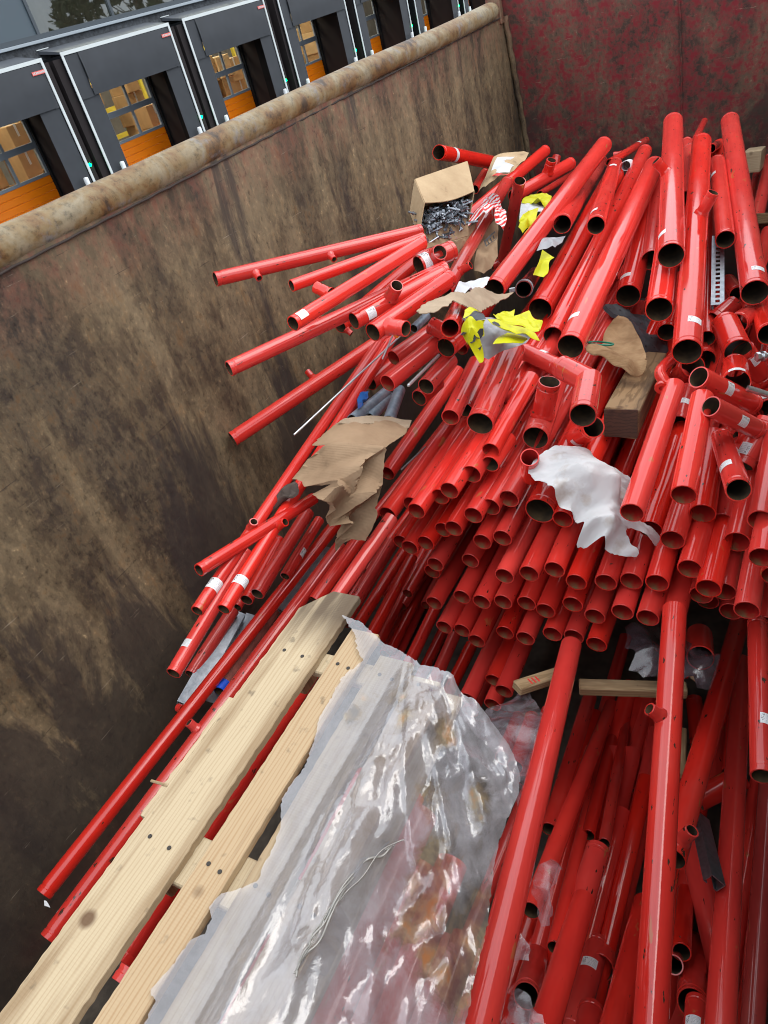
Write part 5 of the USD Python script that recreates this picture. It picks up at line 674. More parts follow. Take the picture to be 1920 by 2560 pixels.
# the lit hall behind
obj(hall, 'hall_floor', box(0, 46, FY + 0.3, 24, -0.1, 0.1), 'hall_grey')
obj(hall, 'hall_rear_wall', box(0, 46, 24, 24.2, 0.1, 7.5), 'hall_grey')
obj(hall, 'hall_roof', box(0, 46, FY + 0.3, 24, 7.3, 7.5), 'hall_grey')
for s in (-0.2, 46): obj(hall, 'hall_side_wall', box(s, s + 0.2, FY + 0.3, 24, 0.1, 7.3), 'hall_grey')
for x in np.arange(5, 42, 3.0):
    obj(hall, 'hall_lamp', box(x, x + 2.4, 15.6, 16.6, 5.6, 5.65), 'lamp_warm')
for i, (x0, x1) in enumerate(DOCKS):
    c = (x0 + x1) / 2
    dl, dr = c - 1.6, c + 1.6; n = 4; pw = (dr - dl) / n
    bars = [box(dl, dr, 14.17, 14.23, 1.90, 2.02), box(dl, dr, 14.17, 14.23, 1.375, 1.435), box(dl, dr, 14.17, 14.23, 2.45, 2.55), box(dl, dr, 14.17, 14.23, 2.95, 3.05)]
    for k in range(n + 1):
        for z0, z1 in ((2.02, 2.45), (1.435, 1.90), (2.55, 2.95)): bars.append(box(dl + k * pw - 0.028 + (0.028 if k == 0 else -0.028 if k == n else 0), dl + k * pw + 0.028 + (0.028 if k == 0 else -0.028 if k == n else 0), 14.175, 14.225, z0, z1))
    d = obj(hall, 'sectional_door', joined(bars), 'door_frame')
    for k in range(n):
        for z0, z1 in ((2.02, 2.45), (1.435, 1.90), (2.55, 2.95)):
            obj(d, 'glass_pane', glass(dl + k * pw + 0.03, dl + (k + 1) * pw - 0.03, 14.2, z0, z1), 'window_pane')
    for k in range(9):
        z1 = 1.373 - k * 0.142
        obj(d, 'orange_panel', box(dl, dr, 14.18, 14.222, z1 - 0.137, z1, 0.008), 'door_orange')
    obj(hall, 'door_reveal', joined([box(dr + 0.004, dr + 0.2, 13.05, 14.25, 0, 3.2), box(dl - 0.2, dl - 0.004, 13.05, 14.25, 0, 3.2), box(dl - 0.2, dr + 0.2, 13.91, 14.25, 3.06, 3.3)]), 'dock_inner')
    obj(hall, 'door_track', joined([box(dr - 0.05, dr + 0.0, 14.06, 14.10, 0.1, 3.05)]), 'dock_black')
# cartons stored behind the doors
for i, (x0, x1) in enumerate(DOCKS[1:6]):
    for k in range(5):
        bx = x0 + 1.4 + 0.75 * k + rng.uniform(-.1, .1); by = 15.6 + rng.uniform(0, 1.6); z = 0.1
        for q in range(rng.integers(3, 6)):
            s = rng.uniform(0.42, 0.72, 3); s[2] = rng.uniform(.45, .75)
            t = thing('storage_carton', ('bottom', 'second lowest', 'third lowest', 'fourth lowest', 'fifth lowest')[q] + f' brown carton of the {ORD[k]} stack behind the {ORD[i]} dock door windows', 'carton', loc=(bx + rng.uniform(-.05, .05), by, z), group='cartons stored in the hall behind the docks')
            obj(t, 'box', box(-s[0] / 2, s[0] / 2, -s[1] / 2, s[1] / 2, 0, s[2], 0.01), 'hall_carton' if rng.random() < .6 else 'hall_carton_pale')
            obj(t, 'tape', box(-0.03, 0.03, -s[1] / 2 - 0.003, s[1] / 2 + 0.003, s[2] * 0.55, s[2] + 0.003), 'white_sheet')
            z += s[2] + 0.002
for i, x in enumerate((16.4, 21.2, 24.5, 28.2)):
    t = thing('storage_rack', ['yellow rack frame seen through the second dock door', 'yellow rack frame seen through the third dock door', 'yellow rack frame seen through the fourth dock door', 'yellow rack frame seen through the fifth dock door'][i], 'rack', loc=(x, 18.4, 0.1))
    for dx in (0, 2.4):
        obj(t, 'upright', box(dx, dx + 0.1, 0, 0.1, 0, 2.5), 'rack_yellow')
    for z in (0.9, 1.6, 2.3): obj(t, 'beam', box(0.1, 2.4, 0.0, 0.06, z, z + 0.12), 'rack_yellow')
names = ['dock shelter just outside the left edge', 'dock shelter cut off by the left edge', 'dock shelter second from the left, first with its whole front', 'dock shelter third from the left', 'dock shelter fourth from the left', 'dock shelter fifth from the left', 'dock shelter sixth from the left', 'last dock shelter before the skip corner']
for i, (x0, x1) in enumerate(DOCKS):
    s = thing('dock_shelter', 'dark grey ' + names[i], 'dock shelter', loc=(x0, 13.0, 0))
    W_ = x1 - x0; T = 3.29
    roof = trimesh.Trimesh([(0.04, 0.0, T), (W_ - 0.04, 0.0, T), (W_ - 0.04, 0.598, T + 0.12), (0.04, 0.598, T + 0.12), (0.04, 0.0, T - 0.04), (W_ - 0.04, 0.0, T - 0.04), (W_ - 0.04, 0.598, T + 0.06), (0.04, 0.598, T + 0.06)],
        [(0, 1, 2), (0, 2, 3), (4, 6, 5), (4, 7, 6), (0, 4, 5), (0, 5, 1), (1, 5, 6), (1, 6, 2), (2, 6, 7), (2, 7, 3), (3, 7, 4), (3, 4, 0)], process=False)
    obj(s, 'roof', roof, 'dock_roof')
    obj(s, 'roof_edge', box(0.0, 0.3, 0.57, 0.59, T + 0.125, T + 0.14), 'strip_white')
    for side in (0, 1):
        pl = []
        zs = np.linspace(0.0, T - 0.045, 27)
        xb = 0.0 if side == 0 else W_ - 0.06
        for k in range(26):
            o = 0.0 if k % 2 else 0.012
            pl.append(box(xb + (o if side == 0 else 0), xb + 0.06 - (o if side else 0), 0.03, 0.597, zs[k], zs[k + 1]))
        obj(s, 'pleated_side', joined(pl), 'dock_black')
    obj(s, 'corner_flap', box(0.075, 0.42, -0.006, 0.004, 2.465, T - 0.075), 'dock_flap')
    obj(s, 'corner_flap', box(W_ - 0.16, W_ - 0.075, -0.006, 0.004, 2.47, T - 0.075), 'dock_flap')
    cf = grid_sheet(lambda u, v: np.c_[0.41 + u * (W_ - 0.41 - 0.15), -0.022 - 0.02 * np.sin(v * 3.1) + 0.012 * (meshkit.fbm(np.c_[u * 3 + i * 5, v * 2, 0 * u], 3, 1) - 0.5), 2.48 + v * (T - 0.07 - 2.48)], 24, 10)
    obj(s, 'top_flap', cf, 'dock_flap', smooth=True)
    obj(s, 'side_flap', box(0.072, 0.555, 0.012, 0.022, 0.02, 2.55), 'dock_flap')
    obj(s, 'side_flap', box(W_ - 0.56, W_ - 0.072, 0.012, 0.022, 0.02, 2.55), 'dock_flap')
    obj(s, 'edge_strip', box(0.0, 0.056, -0.016, 0.0, 0.02, T), 'strip_white')
    obj(s, 'edge_strip', box(W_ - 0.056, W_, -0.016, 0.0, 0.02, T), 'strip_white')
    obj(s, 'edge_strip', box(0.058, W_ - 0.058, -0.016, 0.0, T - 0.062, T), 'strip_white')
    tg = obj(s, 'maker_tag', box(W_ - 0.38, W_ - 0.085, -0.05, -0.044, 3.055, 3.115), 'tag_red')
    tm = meshkit.text_mesh('HÖRMANN', 0.036, 0.002, bold=True); tm.apply_scale([0.27 / tm.extents[0], 1, 1]); tm.apply_transform(trimesh.transformations.rotation_matrix(math.pi / 2, (1, 0, 0))); tm.apply_translation((W_ - 0.37, -0.0505, 3.067))
    obj(tg, 'lettering', tm, 'strip_white')
    lamp = obj(s, 'signal_lamp', box(W_ + 0.002, W_ + 0.07, 0.03, 0.10, 1.24, 1.50, 0.006), 'dock_black')
    obj(lamp, 'green_lens', place(trimesh.creation.icosphere(2, 0.036), np.array(Gf.Matrix4d(1).SetTranslate(Gf.Vec3d(W_ + 0.062, 0.026, 1.40)))), 'lamp_green', smooth=True)
k = 0
for i, (x0, x1) in enumerate(DOCKS[:7]):
    for px, side in ((x1 - 0.28, 'right'), (DOCKS[i + 1][0] + 0.31, 'left')):
        t = thing('guide_post', f'short white guide post before the {side} flap of the ' + ['dock outside the left edge', 'first dock from the left', 'second dock from the left', 'third dock from the left', 'fourth dock from the left', 'fifth dock from the left', 'sixth dock from the left', 'last dock'][i + (side == 'left')], 'post', loc=(px, 12.9, 0), group='white guide posts in front of the docks')
        obj(t, 'shaft', revolve([(0.0, 0.0), (0.05, 0.0), (0.05, 1.22), (0.04, 1.247), (0.0, 1.25)], 12), 'post_white', smooth=40)
        obj(t, 'foot_plate', box(-0.08, 0.08, -0.08, 0.08, 0.001, 0.012), 'galvanised')

# bare and leafy trees across the yard, mirrored in the window band
rt = np.random.default_rng(21)
for k in range(8):
    tx, ty = 26 + 6.0 * k + rt.uniform(-1, 1), -19 + rt.uniform(-3, 3); H = rt.uniform(7, 10)
    t = thing('yard_tree', f'{ORD[k]} tree across the yard, seen only mirrored in the window band', 'tree', loc=(tx, ty, 0))
    tr = [tube([(0, 0, 0), (0.05, 0.1, H * .35), (0.0, -0.1, H * .7), (0.1, 0, H)], [0.22, 0.17, 0.10, 0.02], 8)]
    for b in range(9):
        z = H * rt.uniform(.3, .8); a = rt.uniform(0, 6.28); L = rt.uniform(1.2, 2.4)
        tr.append(tube([(0, 0, z), (math.cos(a) * L * .5, math.sin(a) * L * .5, z + L * .3), (math.cos(a) * L, math.sin(a) * L, z + L * .75)], [0.07, 0.05, 0.012], 5))
    obj(t, 'trunk', joined(tr), 'bark', smooth=50)
    n = 520; c = rt.normal(0, 1, (n, 3)); c /= np.linalg.norm(c, axis=1, keepdims=True); c = c * (rt.uniform(.35, 1, (n, 1)) ** .5) * np.array([2.3, 2.3, H * .33]) + np.array([0, 0, H * .66]); c = c[meshkit.noise(c * .9 + k * 9) > .4]
    d1 = rt.normal(0, .22, (len(c), 3)); d2 = rt.normal(0, .22, (len(c), 3)); v = np.stack([c - d1, c + d2, c + d1, c - d2], 1).reshape(-1, 3); i4 = np.arange(len(c))[:, None] * 4
    obj(t, 'crown', trimesh.Trimesh(v, np.vstack([i4 + [0, 1, 2], i4 + [0, 2, 3]]), process=False), 'leaf_green')
# ------------------------------------------------------------------ red pipes
def pipe_profile(L, r, grooved):
    if not grooved:
        return [(r - 0.004, 0.0), (r - 0.0008, 0.0), (r, 0.001), (r, L / 2), (r, L - 0.001), (r - 0.0008, L), (r - 0.004, L)]
    g = r * 0.945; e = min(0.016, L * 0.12); w = min(0.009, L * 0.07)
    a = [(r - 0.0045, 0.0), (r - 0.0006, 0.0), (r, 0.0012), (r, e), (g, e + 0.0022), (g, e + w), (r, e + w + 0.003)]
    b = [(q, L - z) for q, z in reversed(a)]
    return a + [(r, L / 2)] + b
def sticker(parent, r, t, phi, ring, rnd):
    span = 2.9 if ring else rnd.uniform(0.9, 1.25) * (0.045 / max(r, 0.028)) ** 0.5
    h = rnd.uniform(0.036, 0.046)
    n = 14; a = np.linspace(phi - span / 2, phi + span / 2, n)
    z = np.array([t - h / 2, t + h / 2]) ; rr_ = r + 0.0007
    v = np.array([(rr_ * math.cos(q), rr_ * math.sin(q), zz_) for q in a for zz_ in z]); uv = np.array([(i / (n - 1), j) for i in range(n) for j in (0, 1)])
    f = []
    for i in range(n - 1): f += [(2 * i, 2 * i + 2, 2 * i + 3), (2 * i, 2 * i + 3, 2 * i + 1)]
    obj(parent, 'paper_sticker', trimesh.Trimesh(v, f, process=False), 'sticker_print', smooth=True, uv=uv)
def pipe_thing(key, label, cat, typ, bore, D, p0, p1, labs, outs, group=None, paint='red_paint'):
    M, L, e1, e2, a = frame(p0, p1); r = D / 2
    rnd = np.random.default_rng(abs(hash(key)) % 1000 if False else sum(map(ord, key)) + len(key) * 7)
    name = {'pipe': 'red_pipe', 'pipe nipple': 'red_nipple', 'pipe fitting': 'red_fitting', 'pipe collar': 'red_collar', 'pipe elbow': 'red_elbow'}[cat]
    t = thing(name, label, cat, matrix=M, group=group)
    n = 36 if r > 0.03 else 28
    obj(t, 'barrel', revolve(pipe_profile(L, r, typ == 'g'), n), paint, smooth=35)
    bm = revolve([(r - 0.0042, L - 0.0005), (r - 0.0042, L / 2), (r - 0.0042, 0.0005)], n)
    obj(t, 'bore', bm, 'bore_red' if bore == 'r' else 'bore_dark', smooth=True)
    for q in labs: sticker(t, r, q[0], q[1], q[2], rnd)
    for (z, phi, d, l) in outs:
        o = r + l; ro = d / 2; c = np.array([math.cos(phi), math.sin(phi), 0]); s = np.array([-math.sin(phi), math.cos(phi), 0])
        X4 = np.array([[*s, 0], [0, 0, 1, 0], [*c, 0], [0, 0, z, 1.0]])
        big = l > 0.05 and d > 0.045
        pr = [(ro + 0.006, r * 0.80), (ro + 0.005, r * 0.98), (ro + 0.0015, r + 0.006), (ro, r + 0.012)]
        pr += ([(ro, o - 0.027), (ro * 0.94, o - 0.025), (ro * 0.94, o - 0.018), (ro, o - 0.016)] if big else []) + [(ro, o - 0.001), (ro - 0.001, o), (ro - 0.0045, o)]
        m = place(revolve(pr, 24), X4)
        ou = obj(t, 'branch' if big else 'outlet_stub', m, paint, smooth=40)
        obj(ou, 'bore', place(revolve([(ro - 0.0046, o - 0.0004), (ro - 0.0046, r * 0.95), (0.0, r * 0.95)], 24), X4), 'bore_dark' if not big else 'bore_dark', smooth=35)
ROWDESC = {'upper left': 'row beside the brown carton', 'second': 'second row below the brown carton', 'third': 'loose row left of the white sack', 'bright middle': 'row directly under the white sack', 'long middle': 'second row under the white sack', 'lowest': 'lowest full row of the stack', 'right': 'upper right rows near the fittings', 'lower right': 'right rows above the dark hollow', 'bottom left': 'small group by the film edge'}
for key, label, cat, typ, bore, D, p0, p1, labs, outs in PIPES:
    h = sum(map(ord, key)) % 7
    group = None
    if key.startswith('st_'):
        rn, i, nr = label.split('|'); i = int(i)
        label = f'{ORD[i]} pipe mouth from the left in the {ROWDESC[rn]}'; group = 'plain ended red pipes in the neat stack'
    if cat == 'pipe elbow': continue
    paint = 'red_paint_worn' if h in (1, 4) else 'red_paint'
    if key in ('p22', 'p13', 'p18', 'p32', 'p33', 'p27', 'p30', 'p25', 'F4', 'f6', 't54', 'p15'): paint = 'red_paint_worn'
    if key in ('F6', 'p33b', 'G17', 't40'): paint = 'red_paint_dusty'
    pipe_thing(key, label, cat, typ, bore, D, p0, p1, labs, outs, group, paint)
# pipes deeper in the heap, seen only through gaps
rf = np.random.default_rng(5)
FILL = []
for k in range(16): FILL.append((rf.uniform(1.7, 2.6), rf.uniform(1.45, 2.22), rf.uniform(0.25, 0.62), rf.uniform(1.4, 2.4), rf.uniform(-.06, .06), 0.06))
for k in range(14): FILL.append((rf.uniform(3.4, 4.2), rf.uniform(0.0, 2.1), rf.uniform(0.5, 1.12), rf.uniform(1.3, 2.0), rf.uniform(-.08, .08), 0.08))
for k in range(12): FILL.append((rf.uniform(0.2, 0.9), rf.uniform(-.1, 0.95), rf.uniform(0.2, 0.30), rf.uniform(1.2, 1.9), rf.uniform(-.04, .04), 0.06))
for k in range(16): FILL.append((rf.uniform(0.25, 1.1), rf.uniform(-.18, 0.62), rf.uniform(0.24, 0.42), rf.uniform(0.9, 1.4), rf.uniform(-.05, .08), rf.choice([0.06, 0.076])))
for k, (x, y, z, L, dy, D) in enumerate(FILL):
    pipe_thing(f'fill{k}', 'dark red pipe low in the heap, glimpsed ' + ('under the brown carton' if k < 16 else 'between the wide pipes near the rear wall' if k < 30 else 'under the pallet and front pipes'), 'pipe', 'p', 'r', D, (x, y, z), (x + L, min(2.2, y + dy * L), z + 0.02), [], [], ('low pipes under the brown carton', 'low pipes between the wide pipes', 'low pipes under the front pipes')[0 if k < 16 else 1 if k < 30 else 2])

rp = np.random.default_rng(9)
for k in range(20):
    y, z = 0.60 + 0.085 * (k % 4) + rp.uniform(-.012, .012), 0.45 + 0.30 * (k // 4) + rp.uniform(-.02, .02)
    if z > 1.72: continue
    pipe_thing(f'prop{k}', 'red pipe of the layers that carry the wooden pallet', 'pipe', 'p', 'r', 0.076, (-0.45 + rp.uniform(0, .15), y, z), (0.62 + rp.uniform(0, .12), y + rp.uniform(-.03, .03), z + rp.uniform(-.02, .02)), [], [], 'red pipes under the pallet')

# mitred elbow in front of the timber block
e0, e1_, e2_ = [np.array(q) for q in LINES['elbow']]
t = thing('red_elbow', 'red mitred pipe elbow lying in front of the timber block', 'pipe elbow', loc=e1_)
def mitre(p, c, q, r, n=36):
    a = (c - p) / np.linalg.norm(c - p); b = (q - c) / np.linalg.norm(q - c); nb = a + b; nb /= np.linalg.norm(nb)
    def rings(base, ax, ts, rs, up):
        u = up - ax * (up @ ax); u /= np.linalg.norm(u); v = np.cross(ax, u); th = np.linspace(0, 2 * math.pi, n, endpoint=False)
        return [base + ax * tt + rr * (np.cos(th)[:, None] * u + np.sin(th)[:, None] * v) for tt, rr in zip(ts, rs)]
    up = np.cross(a, b); L1 = np.linalg.norm(c - p); L2 = np.linalg.norm(q - c)
    R1 = rings(p, a, [0, 0, 0.016, 0.018, 0.026, 0.028, 0.04], [r - .004, r, r, r * .95, r * .95, r, r], up)
    # joint ring on the mitre plane
    base = rings(c, a, [0], [r], up)[0]; joint = np.array([x - a * ((x - c) @ nb) / (a @ nb) for x in base])
    R2 = rings(c, b, [L2 - .04, L2 - .028, L2 - .026, L2 - .018, L2 - .016, L2, L2], [r, r, r * .95, r * .95, r, r, r - .004], up)
    # unweld at the joint so that it shades as a crease
    def strip(rs):
        v = np.vstack(rs); f = []
        for i in range(len(rs) - 1):
            for k in range(n):
                k2 = (k + 1) % n; f += [(i * n + k, i * n + k2, (i + 1) * n + k2), (i * n + k, (i + 1) * n + k2, (i + 1) * n + k)]
        return trimesh.Trimesh(v, f, process=False)
    bore = strip(rings(c, b, [L2 - .0005, 0.0], [r - .0042, r - .0042], up)); bore2 = strip(rings(p, a, [L1, 0.0005], [r - .0042, r - .0042], up))
    return joined([strip(R1 + [joint]), strip([joint] + R2)]), joined([bore, bore2])
em, eb = mitre(e0 - e1_, np.zeros(3), e2_ - e1_, 0.0435)
obj(t, 'barrel', em, 'red_paint_worn', smooth=35); obj(t, 'bore', eb, 'bore_dark', smooth=True)

# ------------------------------------------------------------------ sheets, sacks, films
RES_ = [0.0]
def sheet(name, key, m, label, cat, res=0.012, mode='rbf', amp=0.004, freq=18.0, stretch=(1, 1), ang=0.0, thick=0.0, rough_edge=0.0, ridged=True, seed=1, st=None, soft=0, smooth=True, parent=None, kind=None, layers=None, post=None, crinkle=()):
    B, I = [np.array(q, float).reshape(-1, 3) for q in SHEETS[key]]
    pts = np.vstack([B, I]); c = pts.mean(0); U_, S_, V_ = np.linalg.svd(pts - c); fx, fy, fz = V_
    if fz @ (CAM - c) < 0: fz = -fz
    fy = np.cross(fz, fx)
    uv = np.c_[(pts - c) @ fx, (pts - c) @ fy]; hh = (pts - c) @ fz
    rs = np.random.default_rng(seed)
    poly0 = uv[:len(B)]
    for _ in range(soft):
        nx_ = np.roll(poly0, -1, 0); poly0 = np.stack([poly0 * .78 + nx_ * .22, poly0 * .22 + nx_ * .78], 1).reshape(-1, 2)
    ring = []
    for i in range(len(poly0)):
        p, q = poly0[i], poly0[(i + 1) % len(poly0)]; n = max(1, int(np.linalg.norm(q - p) / res))
        for k in range(n):
            x = p + (q - p) * k / n
            if rough_edge > 0 and k: x = x + rs.normal(0, rough_edge, 2)
            ring.append(x)
    ring = np.array(ring); poly = Polygon(ring).buffer(0)
    if poly.geom_type != 'Polygon': poly = max(poly.geoms, key=lambda g: g.area)
    ring = np.array(poly.exterior.coords)[:-1]
    lo, hi = ring.min(0), ring.max(0)
    gx, gy = np.meshgrid(np.arange(lo[0], hi[0], res), np.arange(lo[1], hi[1], res)); g = np.c_[gx.ravel(), gy.ravel()] + rs.uniform(-.25, .25, (gx.size, 2)) * res
    inner = poly.buffer(-res * 0.5); g = g[shapely.contains_xy(inner, g[:, 0], g[:, 1])]
    P2 = np.vstack([ring, g]); tri = Delaunay(P2).simplices
    cen = P2[tri].mean(1); tri = tri[shapely.contains_xy(poly, cen[:, 0], cen[:, 1])]
    e = P2[tri]; ar = (e[:, 1, 0] - e[:, 0, 0]) * (e[:, 2, 1] - e[:, 0, 1]) - (e[:, 1, 1] - e[:, 0, 1]) * (e[:, 2, 0] - e[:, 0, 0]); tri[ar < 0] = tri[ar < 0][:, ::-1]
    rb = RBFInterpolator(uv, hh, kernel='thin_plate_spline', smoothing=1e-5)
    H = rb(P2)
    H0_ = None
    if mode == 'facet':
        lin = LinearNDInterpolator(uv, hh)(P2); H = np.where(np.isnan(lin), H, 0.8 * lin + 0.2 * H)
    H0_ = H.copy(); ca, sa = math.cos(ang), math.sin(ang); q = np.c_[(P2[:, 0] * ca + P2[:, 1] * sa) * stretch[0], (-P2[:, 0] * sa + P2[:, 1] * ca) * stretch[1]]
    warp = meshkit.fbm(np.c_[P2 * freq * 0.35, 0 * H + seed], 3, seed + 3) - 0.5
    N = meshkit.fbm(np.c_[q * freq + warp[:, None] * 2.2, 0 * H + seed * 3.1], 4, seed)
    if ridged: N = 1 - 2 * np.abs(N - 0.5); N = N ** 2 * 2 - 1
    else: N = N * 2 - 1
    if callable(amp): A_ = amp(P2, c, fx, fy)
    else: A_ = amp
    H = H + A_ * N
    for ci, (sp_, am_, st_) in enumerate(crinkle):   # crumples: facets that meet in sharp creases
        qq = np.c_[(P2[:, 0] * ca + P2[:, 1] * sa) / st_, -P2[:, 0] * sa + P2[:, 1] * ca]; l2, h2 = qq.min(0) - sp_ * 2, qq.max(0) + sp_ * 2
        rc = np.random.default_rng(seed * 7 + ci); sd = rc.uniform(l2, h2, (int(np.prod((h2 - l2) / sp_)) + 8, 2)); sd = np.vstack([sd, [l2, h2, (l2[0], h2[1]), (h2[0], l2[1])]])
        H = H + (am_(P2, c, fx, fy) if callable(am_) else am_) * LinearNDInterpolator(sd, rc.normal(0, 1, len(sd)))(qq)
    V3 = c + P2[:, :1] * fx + P2[:, 1:] * fy + H[:, None] * fz
    if post is not None: RES_[0] = H - H0_; V3 = post(V3, N)
    F3 = tri
    suv = None
    if layers is not None: suv = layers(V3)
    elif st is not None: suv = (P2 - lo) / (hi - lo) * st
    if thick > 0:
        nv = len(V3); ed = np.sort(np.vstack([tri[:, [0, 1]], tri[:, [1, 2]], tri[:, [2, 0]]]), axis=1); un, cnt = np.unique(ed, axis=0, return_counts=True); bd = {tuple(x) for x in un[cnt == 1]}
        sides = []
        for t_ in tri:
            for a_, b_ in ((t_[0], t_[1]), (t_[1], t_[2]), (t_[2], t_[0])):
                if (min(a_, b_), max(a_, b_)) in bd: sides += [(a_, a_ + nv, b_ + nv), (a_, b_ + nv, b_)]
        V3 = np.vstack([V3, V3 - fz * thick]); F3 = np.vstack([tri, tri[:, ::-1] + nv, np.array(sides)])
        if suv is not None: suv = np.vstack([suv, suv])
        sm = (22 if mode == 'facet' else 40) if suv is None else True
    else: sm = True
    mesh = trimesh.Trimesh(V3, F3, process=False)
    if parent: return obj(parent, name, mesh, m, smooth=sm if smooth else False, uv=suv), V3
    return single(name, mesh, m, label, cat, kind=kind, smooth=sm if smooth else False, uv=suv), V3
sheet('torn_cardboard', 'sheetA', 'carton_corrugated', 'torn grey brown corrugated cardboard sheet across the middle of the heap', 'cardboard', amp=0.006, freq=9, thick=0.004, rough_edge=0.002, seed=2)
sheet('crushed_carton', 'carton', 'carton_brown', 'crushed brown carton draped over pipes right of the wall bundle', 'carton', mode='facet', amp=0.003, freq=12, thick=0.004, rough_edge=0.001, seed=3, res=0.009, crinkle=((0.07, 0.010, 1.0), (0.03, 0.002, 1.0)))
sheet('carton_rim', 'rimC', 'carton_corrugated', 'torn corrugated rim standing up at the back of the crushed brown carton', 'cardboard', amp=0.002, freq=12, thick=0.004, rough_edge=0.001, seed=45, res=0.009)
sheet('wet_cardboard', 'flapC', 'carton_wet', 'curled stained cardboard flap above the timber block', 'cardboard', amp=0.004, freq=14, thick=0.005, soft=1, seed=4)
sheet('wet_cardboard', 'lipC', 'carton_wet', 'curled rim of the stained cardboard with a pale streak below the green ring', 'cardboard', amp=0.004, freq=14, thick=0.006, soft=1, seed=44)
sk, skv = sheet('white_sack', 'sack', 'sack_white', 'crumpled white woven sack lying on the pipe stack', 'sack', res=0.0065, amp=0.009, freq=8, stretch=(1, 2.6), ang=0.9, thick=0.0015, rough_edge=0.001, soft=1, seed=5, crinkle=((0.06, 0.010, 2.8), (0.022, 0.002, 1.2)))
sheet('warning_sheet', 'coneY', 'yellow_sheet', 'yellow pointed sheet with black pictograms hanging down like a cone', 'sheet', amp=0.002, freq=8, thick=0.0012, seed=6)
sheet('yellow_fold', 'topY', 'yellow_sheet', 'small yellow fold above the black band of the pointed sheet', 'sheet', amp=0.003, freq=12, thick=0.0012, seed=7)
sheet('yellow_strip', 'stripY', 'yellow_sheet', 'long curled yellow strip ending in a point at the right', 'sheet', amp=0.003, freq=9, thick=0.0012, seed=8)
sheet('yellow_flap', 'backY', 'yellow_sheet', 'crumpled yellow flap behind the curled strip', 'sheet', amp=0.005, freq=14, thick=0.0012, seed=9, res=0.007, crinkle=((0.03, 0.006, 1.5),))
sheet('yellow_flap', 'lowY', 'yellow_sheet', 'lower yellow triangle just above the widest pipe', 'sheet', amp=0.003, freq=9, thick=0.0012, seed=10)
sheet('grey_liner', 'linerG', 'grey_sheet', 'grey backing of the yellow sheet in the middle of the heap', 'sheet', amp=0.006, freq=10, thick=0.001, seed=11, res=0.007, crinkle=((0.03, 0.006, 1.5),))
sheet('black_foil', 'blackF', 'black_sheet', 'crumpled black foil band on the yellow pointed sheet', 'sheet', amp=0.006, freq=16, thick=0.001, seed=12)
sheet('yellow_bag', 'bagY1', 'yellow_sheet', 'yellow bag near the crest behind the wide slanting pipe', 'bag', amp=0.008, freq=10, thick=0.001, seed=13, res=0.008, crinkle=((0.04, 0.009, 1.5),))
sheet('white_bag', 'bagW', 'white_sheet', 'white bag piece between two yellow bags near the crest', 'bag', amp=0.008, freq=12, thick=0.001, seed=14)
sheet('yellow_bag', 'bagY2', 'yellow_sheet', 'yellow bag piece right of the slim pipe', 'bag', amp=0.006, freq=11, thick=0.001, seed=15, res=0.008, crinkle=((0.04, 0.008, 1.5),))
sheet('yellow_flag', 'flagY', 'yellow_sheet', 'bright yellow folded tag between two wide pipes', 'sheet', amp=0.006, freq=10, thick=0.001, seed=16)
sheet('kraft_sack', 'sackL', 'kraft', 'left half of a brown paper sack under the pipe with black paint', 'paper sack', mode='facet', amp=0.006, freq=11, thick=0.001, seed=17)
ks, ksv = sheet('kraft_sack', 'sackR', 'kraft', 'right part of a brown paper sack with a printed black box', 'paper sack', mode='facet', amp=0.007, freq=10, thick=0.001, seed=18)
pb, pbv = sheet('paper_bag', 'bagP', 'carton_tan', 'flat brown paper bag with a printed white panel on top of the heap', 'paper bag', amp=0.008, freq=7, thick=0.001, seed=19)
sheet('barrier_tape', 'tape', 'tape_stripes', 'bundle of red and white striped barrier tape on the pipes', 'barrier tape', amp=0.022, freq=9, stretch=(1, 2), ang=0.6, thick=0.0008, seed=20, st=1.6)
sheet('foam_mat', 'foam', 'foam_black', 'dark pitted foam mat under the pipe mouths right of the timber', 'foam mat', amp=0.014, freq=9, thick=0.02, soft=1, seed=21)
sheet('dark_film_bag', 'darkbag', 'film_dark', 'dark see through bag in the hollow under the stack, left of the middle pipe', 'plastic bag', amp=0.02, freq=8, seed=22, crinkle=((0.05, 0.007, 1.6),), layers=lambda V: np.c_[np.ones(len(V)), np.zeros(len(V))])
sheet('dark_film_bag', 'darkbag2', 'film_dark', 'dark see through bag in the hollow under the stack, right of the middle pipe', 'plastic bag', amp=0.02, freq=9, seed=23, crinkle=((0.05, 0.007, 1.6),), layers=lambda V: np.c_[np.ones(len(V)), np.zeros(len(V))])
sheet('clear_film_bag', 'clearbag', 'film_clear', 'clear plastic bag over thin pipes behind the long front pipe', 'plastic bag', amp=0.018, freq=5, seed=24, crinkle=((0.06, 0.008, 1.6),), layers=lambda V: np.c_[np.ones(len(V)), np.zeros(len(V))])
sheet('film_scrap', 'torn1', 'film_clear', 'torn mauve looking film scrap right of the long front pipe', 'plastic film', amp=0.01, freq=8, rough_edge=0.003, seed=25, crinkle=((0.05, 0.007, 1.6),), layers=lambda V: np.c_[np.ones(len(V)), np.zeros(len(V))])
sheet('film_scrap', 'torn2', 'film_clear', 'small film scrap lower down beside the long front pipe', 'plastic film', amp=0.006, freq=8, rough_edge=0.002, seed=26, crinkle=((0.05, 0.007, 1.6),), layers=lambda V: np.c_[np.ones(len(V)), np.zeros(len(V))])
sheet('film_scrap', 'torn3', 'film_clear', 'film scrap at the bottom edge beside the long front pipe', 'plastic film', amp=0.008, freq=8, rough_edge=0.003, seed=27, crinkle=((0.05, 0.007, 1.6),), layers=lambda V: np.c_[np.ones(len(V)), np.zeros(len(V))])
